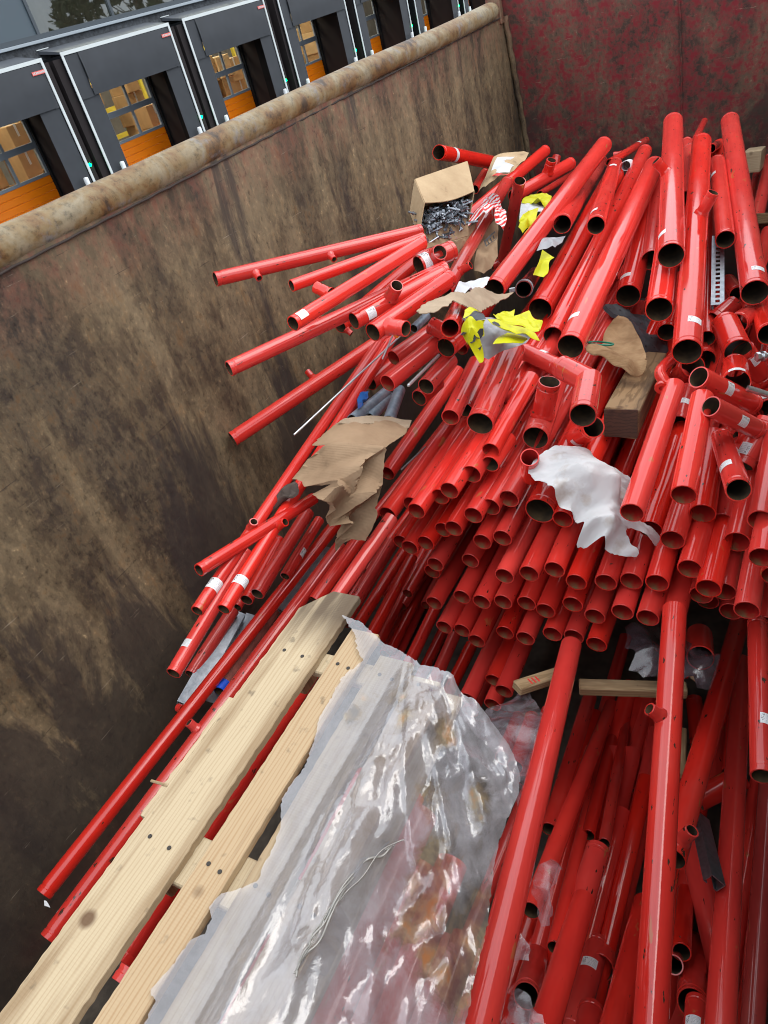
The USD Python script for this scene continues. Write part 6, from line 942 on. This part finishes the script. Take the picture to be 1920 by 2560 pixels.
sheet('grey_film', 'grayplastic', 'grey_sheet', 'grey plastic scrap between two wide slanting pipes', 'plastic film', amp=0.015, freq=8, thick=0.001, seed=28)
sheet('white_film', 'whiteplastic', 'white_sheet', 'white plastic scrap behind the torn cardboard sheet', 'plastic film', amp=0.015, freq=8, thick=0.001, seed=29)
sheet('twisted_rag', 'rag', 'rag_brown', 'dark twisted rag between the wall pipes under the brown carton', 'rag', amp=0.022, freq=9, stretch=(0.4, 4), thick=0.012, seed=30)
sheet('blue_bag', 'bluebag', 'blue_sheet', 'blue plastic bag beside the grey conduits', 'plastic bag', amp=0.016, freq=9, thick=0.001, seed=31)
sheet('white_rag', 'rag2', 'white_sheet', 'small white rag caught in the end of the long free pipe', 'rag', amp=0.004, freq=12, thick=0.002, seed=32, res=0.006)
def pal_layers(V):
    x, y = V[:, 0], V[:, 1]
    t_ = np.clip((0.72 - y) / 0.30, 0, 1)
    n_ = meshkit.fbm(np.c_[x * 4.0, y * 9.0, 0 * x], 4, 31)
    d = V - CAM; d /= np.linalg.norm(d, axis=1, keepdims=True); st_ = np.zeros(len(V))
    for k, p in enumerate(LINES['stain']):
        e = np.array(p) - CAM; e /= np.linalg.norm(e); c_ = V[np.argmax(d @ e)]
        st_ = np.maximum(st_, (0.64 if k < 7 else 0.46) * np.exp(-(((x - c_[0]) / (0.075 if k < 7 else 0.05)) ** 2 + ((y - c_[1]) / 0.028) ** 2)))
    return np.c_[np.clip(0.16 + 0.46 * t_ + 0.8 * (n_ - 0.5) * (0.10 + t_), 0.05, 1.0), st_]
def pal_w(P2, c, fx, fy): return np.clip((0.78 - (c + P2[:, :1] * fx + P2[:, 1:] * fy)[:, 1] - 0.09) / 0.16, 0.06, 1)
def pal_amp(P2, c, fx, fy): return 0.001 + 0.005 * pal_w(P2, c, fx, fy)
def pal_post(V, N):
    fl_ = 1.956 - np.maximum(0, 0.555 - V[:, 1]) * 1.15 - np.maximum(0, V[:, 0] - 0.87) * 3
    big = meshkit.fbm(np.c_[V[:, 0] * 2.2 + V[:, 1] * 1.5, V[:, 1] * 7.0 - V[:, 0] * 1.2, 0 * V[:, 0] + 4], 3, 17); big = (1 - np.abs(2 * big - 1)) ** 3
    w_ = np.clip((0.66 - V[:, 1]) / 0.12, 0, 1)
    fl_ = fl_ + 0.034 * big * w_
    V = V.copy(); d = V[:, 2] - fl_; V[:, 2] = fl_ + np.where(d > 0.02, d, 0.006 + 0.014 * np.exp(np.minimum(d - 0.02, 0) * 20)) + np.clip(RES_[0], -0.012, 0.02)
    th_ = np.arctan2(0.715 - V[:, 1], 0.93 - V[:, 0]); r_ = np.hypot(0.715 - V[:, 1], 0.93 - V[:, 0])
    pl = lambda k, s: (1 - np.abs(2 * meshkit.fbm(np.c_[th_ * k, r_ * 2.2, 0 * r_ + s], 2, s) - 1)) ** 2
    win = np.clip((th_ + 0.02) / 0.10, 0, 1) * np.clip((1.25 - th_) / 0.25, 0, 1) * np.clip(r_ / 0.12, 0, 1) * np.clip((1.25 - r_) / 0.4, 0.5, 1)
    V[:, 2] += win * (0.027 * pl(10, 5) + 0.013 * pl(29, 9)) * np.clip(r_ * 2.2, 0.4, 1.0) * (0.25 + 1.5 * meshkit.fbm(np.c_[th_ * 4, r_ * 5, 0 * r_ + 2], 3, 23) ** 1.5)
    s_ = np.clip((V[:, 1] - 0.625) / 0.05, 0, 1); V[:, 2] = s_ * (1.9565 + 0.004 * meshkit.fbm(V * 9, 3, 6)) + (1 - s_) * V[:, 2]
    return V
fl, flv = sheet('pallet_film', 'film', 'film_pallet', 'torn milky plastic film draped and gathered over the wooden pallet', 'plastic film', res=0.0055, amp=pal_amp, freq=9, stretch=(0.5, 1.7), ang=-0.2, rough_edge=0.0012, soft=0, seed=33, layers=pal_layers, post=pal_post,
    crinkle=((0.075, lambda *a: 0.013 * pal_w(*a), 2.2), (0.030, lambda *a: 0.0062 * pal_w(*a), 1.7)))
def ink(parent, keys, m, name='print'):
    for k in keys: sheet(name, k, m, None, None, amp=0.0, res=0.006, parent=parent)
ws = '/World/warning_sheet'
ink(ws, ['ink1', 'ink2', 'ink3', 'ink4'], 'black_ink', 'pictogram'); ink('/World/yellow_strip', ['ink5'], 'black_ink', 'pictogram')
ink(pb, ['panelP'], 'sticker_print' if False else 'white_sheet', 'printed_panel'); ink(pb, ['stripeP'], 'red_ink', 'red_stripe')
ink(ks, ['inkK1', 'inkK2', 'inkK3', 'inkK4'], 'black_ink')
# gathered strands of the film
def on_film(p):
    d = np.array(p) - CAM; d /= np.linalg.norm(d); q = flv - CAM; qn = np.linalg.norm(q, axis=1); k = np.argmax((q / qn[:, None]) @ d); return flv[k]
kp = np.array([on_film(p) for p in LINES['knot']])
def smooth_path(p, n=40):
    t = np.linspace(0, 1, len(p)); tt = np.linspace(0, 1, n); from_ = np.array(p)
    from scipy.interpolate import CubicSpline
    return CubicSpline(t, from_)(tt)
for s in range(4):
    sp = smooth_path(kp + np.random.default_rng(s).normal(0, 0.007, kp.shape)); sp[:, 2] += 0.004 + 0.002 * s + 0.004 * np.sin(np.arange(40) * 0.7 + s)
    obj(fl, 'gathered_strand', tube(sp, 0.0020 - 0.0003 * s, 6), 'film_strand', smooth=True)

# ------------------------------------------------------------------ pallet
PZ = 1.95
pal = thing('wooden_pallet', 'pale pine pallet of narrow boards half covered by torn plastic film', 'pallet', loc=(0.25, 0.75, PZ))
def plank(x0, x1, y0, y1, z0, z1, seed, wane=0.004, tip=0.0):
    n = int((x1 - x0) / 0.012) + 2; xs_ = np.linspace(x0, x1, n); q = np.random.default_rng(seed)
    ja = np.interp(xs_, np.linspace(x0, x1, n), q.normal(0, wane * .35, n)) + np.interp(xs_, np.linspace(x0, x1, 6), q.normal(0, wane * .6, 6)); jb = np.interp(xs_, np.linspace(x0, x1, n), q.normal(0, wane * .3, n)) + np.interp(xs_, np.linspace(x0, x1, 5), q.normal(0, wane * .4, 5)); b = 0.0015
    v = []
    for i, x in enumerate(xs_):
        a, c = y0 + ja[i], y1 + jb[i]
        if tip: k = max(0, 1 - (x1 - x) / tip); c -= k * 0.42 * (y1 - y0)
        v += [(x, a, z0), (x, c, z0), (x, c, z1 - b), (x, c - b, z1), (x, a + b, z1), (x, a, z1 - b)]
    f = []
    for i in range(n - 1):
        for k in range(6):
            k2 = (k + 1) % 6; f += [(i * 6 + k, i * 6 + k2, (i + 1) * 6 + k2), (i * 6 + k, (i + 1) * 6 + k2, (i + 1) * 6 + k)]
    for k in range(1, 5): f += [(0, k + 1, k), ((n - 1) * 6, (n - 1) * 6 + k, (n - 1) * 6 + k + 1)]
    m = trimesh.Trimesh(np.array(v), np.array(f), process=False); m.fix_normals(); return m
oy, ox = 0.75, 0.25
BO = [(0.868, 1.000, -0.42, 0.965, 'pine_ragged'), (0.764, 0.837, -0.42, 0.868, 'pine_warm'), (0.655, 0.733, -0.42, 0.815, 'pine'), (0.565, 0.640, -0.42, 0.775, 'pine_warm')]
for i, (y0, y1, x0, x1, m) in enumerate(BO):
    b = obj(pal, 'deck_board', plank(x0 - ox, x1 - ox, y0 - oy, y1 - oy, -0.017, 0.0, i, 0.0022 if i == 0 else 0.0014, 0.07 if i == 0 else 0.0), m, smooth=30)
    for xn in (0.765, 0.30, -0.28):
        for yn in (0.3, 0.7):
            obj(b, 'nail_head', place(trimesh.creation.cylinder(0.0042, 0.002, sections=10), np.array(Gf.Matrix4d(1).SetTranslate(Gf.Vec3d(xn - ox + 0.01 * (yn - .5), y0 - oy + yn * (y1 - y0), 0.0004)))), 'nail_dark')
for x0, x1 in ((0.745, 0.80), (0.255, 0.345), (-0.33, -0.23)):
    obj(pal, 'cross_board', box(x0 - ox, x1 - ox, 0.585 - oy, 0.995 - oy, -0.039, -0.0185, 0.003), 'pine')
    for y in (0.61, 0.96): obj(pal, 'block', box(x0 - ox, x1 - ox, y - oy - 0.032, y - oy + 0.032, -0.125, -0.0405, 0.004), 'wood_beam')
for y in (0.61,): obj(pal, 'runner', box(-0.40 - ox, 0.85 - ox, y - oy - 0.032, y - oy + 0.032, -0.148, -0.1265, 0.003), 'pine')
obj(pal, 'splinter', plank(0.33 - ox, 0.62 - ox, 1.001 - oy, 1.018 - oy, -0.02, -0.006, 77, 0.004), 'pine', smooth=30)
obj(pal, 'splinter', tube([(0.40 - ox, 1.0 - oy, -0.006), (0.395 - ox, 1.045 - oy, -0.003)], 0.003, 6), 'pine')

# ------------------------------------------------------------------ timber pieces
def beam(name, label, p0, p1, w, h, m, end=None, b=0.004, cat='timber', roll=0.0):
    M, L, e1, e2, a = frame(p0, p1); t = thing(name, label, cat, matrix=M)
    bx = box(-w / 2, w / 2, -h / 2, h / 2, 0.0015 if end else 0, L, b)
    if roll: bx.apply_transform(trimesh.transformations.rotation_matrix(roll, (0, 0, 1)))
    obj(t, 'block' if end else 'batten', bx, m)
    if end: obj(t, 'sawn_end', place(box(-w / 2 + .003, w / 2 - .003, -h / 2 + .003, h / 2 - .003, -0.001, 0.004, 0.001), np.eye(4)), end)
    return t
TB = [np.array(q) for q in LINES['timber']]
beam('timber_block', 'thick brown timber block with a dark wet sawn end beside the elbow', TB[1], TB[0], 0.128, 0.118, 'wood_old', 'wood_end', cat='timber', roll=0.1)
q = LINES['blockT2']; beam('wood_block', 'pale wood block end sticking out at the crest by the right edge', q[0], q[1], 0.11, 0.13, 'pine', None)
q = LINES['boardT3']; beam('board_end', 'grey board corner at the right edge between the pipes', q[0], q[1], 0.12, 0.06, 'wood_old', None)
q = LINES['boardT4']; beam('board_end', 'small pale board piece under the tall right pipe mouth', q[0], q[1], 0.04, 0.03, 'wood_beam', None)
q = LINES['beamB1']; beam('timber_batten', 'short batten with red print left of the long front pipe, under the stack', q[0], q[1], 0.05, 0.034, 'wood_beam', None)
obj('/World/timber_batten', 'red_print', joined([box(-0.018, 0.010, 0.0171, 0.0175, 0.05 + 0.016 * k, 0.056 + 0.016 * k) for k in range(3)]), 'red_ink')
q = LINES['beamB2']; beam('timber_batten', 'longer batten across the hollow under the stack between the front pipes', q[0], q[1], 0.045, 0.040, 'wood_beam', None)
q = LINES['beamB3']; beam('timber_batten', 'upright batten sliver behind the middle front pipe', q[0], q[1], 0.03, 0.03, 'wood_beam', None)

# ------------------------------------------------------------------ steel sections, rods and small things
def hollow(name, label, p0, p1, D, m, bore='bore_dark', cat='pipe', group=None):
    M, L, *_ = frame(p0, p1); t = thing(name, label, cat, matrix=M, group=group); r = D / 2
    obj(t, 'barrel', revolve([(r - .003, 0), (r, 0.0008), (r, L / 2), (r, L)], 24), m, smooth=35); obj(t, 'bore', revolve([(r - .0032, L), (r - .0032, 0.0005)], 24), bore, smooth=True); return t
for k, lab in (('con1', 'upper grey conduit lying left of the others above the brown carton'), ('con2', 'short grey conduit standing steeper right of the others'), ('con3', 'grey conduit half hidden between the two others'), ('con4', 'short grey conduit piece below the torn cardboard sheet')):
    hollow('grey_conduit', lab, LINES[k][0], LINES[k][1], 0.052 if k != 'con4' else 0.04, 'conduit')
hollow('dusty_pipe', 'dull brown dusty pipe between the two long free pipes', LINES['dusty'][0], LINES['dusty'][1], 0.06, 'dust_pipe')
hollow('blue_end_cap', 'bright blue end cap of the dusty pipe', LINES['bluecap'][0], LINES['bluecap'][1], 0.052, 'blue_plastic', cat='cap')
hollow('white_plug', 'white plastic plug at the crest of the heap', LINES['plug'][0], LINES['plug'][1], 0.062, 'white_plastic', 'white_plastic', cat='plug')
def channel(name, label, p0, p1, w, h, m='galvanised', slots=False, roll=0.0):
    M, L, *_ = frame(p0, p1); t = thing(name, label, 'steel channel', matrix=M)
    rot = trimesh.transformations.rotation_matrix(roll, (0, 0, 1))
    if slots:
        pl = Polygon([(-w / 2, 0), (w / 2, 0), (w / 2, L), (-w / 2, L)])
        holes = [shapely.box(-w * 0.17, s + 0.006, w * 0.17, s + 0.026) for s in np.arange(0.01, L - 0.03, 0.034)]
        pl = pl.difference(shapely.union_all(holes)); web = trimesh.creation.extrude_polygon(pl, 0.003, engine='earcut')
        web.vertices = web.vertices[:, [0, 2, 1]]; web.invert()
    else: web = box(-w / 2, w / 2, 0, 0.003, 0, L)
    web.apply_transform(rot); obj(t, 'web', web, m)
    for s in (-1, 1):
        fb = box(s * w / 2 - (0.003 if s > 0 else 0), s * w / 2 + (0 if s > 0 else 0.003), -h, -0.0005, 0, L); fb.apply_transform(rot); obj(t, 'flange', fb, m)
        lp = box(s * w / 2 - (0.012 if s > 0 else -0.0035), s * w / 2 + (-0.0035 if s > 0 else 0.012), -h, -h + 0.003, 0, L); lp.apply_transform(rot); obj(t, 'lip', lp, m)
channel('slotted_channel', 'galvanised channel with a row of square slots between wide pipes', LINES['strut'][1], LINES['strut'][0], 0.056, 0.03, slots=True)
channel('steel_channel', 'galvanised channel lying along the lowest wall pipes', LINES['chanA'][0], LINES['chanA'][1], 0.075, 0.035, roll=0.5)
channel('steel_channel', 'second galvanised channel right of the first, next to the long free pipe', LINES['chanB'][0], LINES['chanB'][1], 0.08, 0.035, roll=0.4)
channel('steel_channel', 'galvanised channel end showing under the brown carton', LINES['chanC'][0], LINES['chanC'][1], 0.045, 0.03, roll=0.3)
channel('steel_channel', 'grey ribbed channel deep at the right beside the slanted pipe', LINES['chanD'][1], LINES['chanD'][0], 0.05, 0.03, 'zinc_dark', roll=0.8)
def rod(name, label, p0, p1, r, m='rod_steel', cat='rod'):
    p0, p1 = np.array(p0), np.array(p1); M, L, *_ = frame(p0, p1); t = thing(name, label, cat, matrix=M)
    n = int(L / 0.004); pr = [(0.0, 0.0), (r * .8, 0.0)] + [(r if k % 2 else r * 0.88, 0.002 + (L - 0.004) * k / n) for k in range(n + 1)] + [(r * .8, L), (0.0, L)]
    obj(t, 'shaft', revolve(pr, 8), m, smooth=True); return t
rod('threaded_rod', 'long thin threaded rod sticking out to the left over the wall pipes', LINES['rod1'][0], LINES['rod1'][1], 0.0045)
rod('threaded_rod', 'short thin rod standing under the pipe with the wide hanging branch', LINES['rod2'][0], LINES['rod2'][1], 0.004)
rod('threaded_rod', 'thicker steel rod lying between red pipe ends', LINES['rod3'][0], LINES['rod3'][1], 0.007)
rod('threaded_rod', 'dark thin rod beside the brown carton', LINES['rod4'][0], LINES['rod4'][1], 0.004, 'zinc_dark')
for k, lab in (('bolt1', 'long bolt with a round collar at the right edge among the fittings'), ('bolt2', 'thick zinc rod at the right edge below the white sticker strip')):
    p0, p1 = [np.array(v) for v in LINES[k]]; M, L, *_ = frame(p0, p1); t = thing('zinc_bolt', lab, 'bolt', matrix=M)
    r = 0.011
    obj(t, 'shank', revolve([(0, 0), (r, 0), (r, L), (0, L)], 16), 'zinc', smooth=40)
    if k == 'bolt1':
        obj(t, 'collar', revolve([(r + .0005, L * .42), (0.02, L * .42), (0.02, L * .56), (r + .0005, L * .56)], 16), 'zinc', smooth=40)
        obj(t, 'head', revolve([(r + .0005, -0.001), (0.018, -0.001), (0.018, 0.012), (r + .0005, 0.012)], 6), 'zinc')
th = np.linspace(0, 2 * math.pi, 40)
g = [np.array(v) for v in LINES['green']]; gc = (g[0] + g[2]) / 2; gu = (g[2] - g[0]) / 2; gv = np.cross(gu, [0.3, -0.1, 1]); gv = gv / np.linalg.norm(gv) * np.linalg.norm(gu) * 0.55
single('green_ring', tube([gc + gu * math.cos(a) + gv * math.sin(a) for a in th], 0.004, 8, caps=False), 'green_plastic', 'thin green plastic ring lying on the stained cardboard flap', 'ring', smooth=True)
M, L, *_ = frame(*LINES['orange']); t = thing('orange_clip', 'small orange plastic clip under the wide hanging branch', 'clip', matrix=M)
obj(t, 'clip', box(-.014, .014, -.008, .008, 0, L, .003), 'orange_plastic'); obj(t, 'tab', box(-.006, .006, .0085, .014, 0.01, L - 0.01, .001), 'orange_plastic')
# grooved coupling half: arc with ears
cl = [np.array(v) for v in LINES['clamp']]
t = thing('coupling_half', 'red half ring coupling with a bolt ear left of the shouldered piece', 'pipe coupling')
arc = smooth_path([cl[0] + (cl[0] - cl[1]) * .3, cl[0], cl[1], cl[2], cl[3]], 26)
obj(t, 'housing', tube(arc, 0.022, 14), 'red_paint_worn', smooth=40)
obj(t, 'rib', tube(arc + np.array([-0.012, 0, 0.012]), 0.012, 10), 'red_paint_worn', smooth=40)
M, L, e1, e2, a = frame(cl[3] + np.array([0, 0, .01]), cl[3] + (CAM - cl[3]) * 0.008)
ear = place(revolve([(0.009, 0.022), (0.009, 0.0), (0.022, 0.0), (0.024, 0.004), (0.024, 0.018), (0.022, 0.022), (0.009, 0.022)], 20), np.array(M)); obj(t, 'bolt_ear', ear, 'red_paint_worn', smooth=40)
# steel clamp round the rusty rimmed end
t40 = [p for p in PIPES if p[0] == 't40'][0]
M, L, *_ = frame(t40[6], t40[7]); t = thing('steel_clamp', 'shiny steel band clamp with a nut round the rusty rimmed pipe end', 'clamp', matrix=M); r = t40[5] / 2
obj(t, 'band', revolve([(r + .001, .07), (r + .004, .07), (r + .004, .10), (r + .001, .10)], 30), 'zinc', smooth=40)
obj(t, 'lug', box(r + .0045, r + .04, -.012, .012, .072, .098, .003), 'zinc'); obj(t, 'nut', place(trimesh.creation.cylinder(.012, .016, sections=6), np.array(Gf.Matrix4d(1).SetTranslate(Gf.Vec3d(r + .03, 0, .107)))), 'zinc')

# ------------------------------------------------------------------ carton of bolts
A_, B_, C_, D_c, E_ = [np.array(v) for v in LINES['carA']]
vdn = E_ - D_c; vdn = vdn / np.linalg.norm(vdn) * 0.15
t = thing('bolt_carton', 'open brown carton lying on its side with zinc bolts spilling out', 'carton', loc=A_)
def card(name, q, m='carton_tan', thick=0.004, bulge=0.0):
    q = [np.array(v) - A_ for v in q]; n_ = np.cross(q[1] - q[0], q[3] - q[0]); n_ /= np.linalg.norm(n_)
    gs = grid_sheet(lambda u, v: (np.outer((1 - u) * (1 - v), q[0]) + np.outer(u * (1 - v), q[1]) + np.outer(u * v, q[2]) + np.outer((1 - u) * v, q[3]) + np.outer(bulge * np.sin(u * math.pi) * v + 0.004 * (meshkit.fbm(np.c_[u * 3, v * 3, 0 * u + len(name)], 3, 2) - .5), n_)), 14, 10)
    nv = len(gs.vertices); v2 = np.vstack([gs.vertices, gs.vertices - n_ * thick]); f2 = np.vstack([gs.faces, gs.faces[:, ::-1] + nv])
    ed = []
    i = np.arange(nv).reshape(14, 10)
    for seq in (i[:, 0], i[-1, :], i[::-1, -1], i[0, ::-1]):
        for a, b in zip(seq[:-1], seq[1:]): ed += [(a, a + nv, b + nv), (a, b + nv, b)]
    return obj(t, name, trimesh.Trimesh(v2, np.vstack([f2, ed]), process=False), m, smooth=35)
card('top_panel', (A_, B_, C_, D_c), bulge=0.02)
card('side_panel', (A_, D_c, D_c + vdn, A_ + vdn)); card('side_panel', (B_, B_ + vdn, C_ + vdn, C_))
card('bottom_panel', (A_ + vdn, D_c + vdn, C_ + vdn, B_ + vdn), 'kraft'); card('rear_panel', (A_, A_ + vdn, B_ + vdn, B_))
card('open_flap', (D_c + vdn, D_c + vdn + (D_c - A_) * 0.35 + vdn * 0.12, C_ + vdn + (C_ - B_) * 0.2 + vdn * .2, C_ + vdn), 'kraft')
sheet('paper_label', 'boxlabel', 'white_sheet', None, None, amp=0.0, res=0.01, parent=None) if False else None
rb_ = np.random.default_rng(8)
def bolt(L, r=0.0052):
    return joined([revolve([(0, 0), (r, 0), (r, L), (0, L)], 8), revolve([(0, -0.007), (0.0098, -0.007), (0.0098, 0), (0, 0)], 6), revolve([(r, L * .55), (0.0092, L * .55), (0.0092, L * .55 + .007), (r, L * .55 + .007)], 6)])
bs = []
for k in range(120):
    u, v, w_ = rb_.uniform(0.05, 0.95), rb_.uniform(0.55, 1.18), rb_.uniform(0, 1)
    base = A_ + (B_ - A_) * u * 0.95 + (D_c - A_) * v + vdn * (0.97 - 0.55 * w_ * (1.0 - 0.55 * abs(u - .5)) - (0.0 if v < 1 else 0.0) + (0.0 if v < 1 else (v - 1) * 1.6)) - np.array([0, 0, 0.004])
    d = rb_.normal(0, 1, 3); d[2] *= 0.5; d /= np.linalg.norm(d)
    M, L, *_ = frame(base, base + d * 0.06); bs.append(place(bolt(rb_.uniform(0.045, 0.07)), np.array(M)))
single('zinc_bolts', joined(bs), 'zinc_dark', 'heap of small zinc bolts filling the open carton', 'bolts', kind='stuff', smooth=35)
for k in range(7):
    base = D_c + vdn * (1.05 + 0.08 * (k % 3)) + (C_ - D_c) * (0.04 + 0.13 * k) + (D_c - A_) * (0.10 + 0.06 * (k % 2)); d = rb_.normal(0, 1, 3); d /= np.linalg.norm(d)
    M, L, *_ = frame(base, base + d * 0.05); t = thing('zinc_bolt', 'small zinc bolt lying at the lip of the open carton', 'bolt', matrix=M, group='loose zinc bolts at the carton lip')
    obj(t, 'shank', revolve([(0, 0), (.0052, 0), (.0052, .055), (0, .055)], 8), 'zinc', smooth=35); obj(t, 'head', revolve([(0, -0.008), (0.0105, -0.008), (0.0105, -0.0003), (0, -0.0003)], 6), 'zinc')
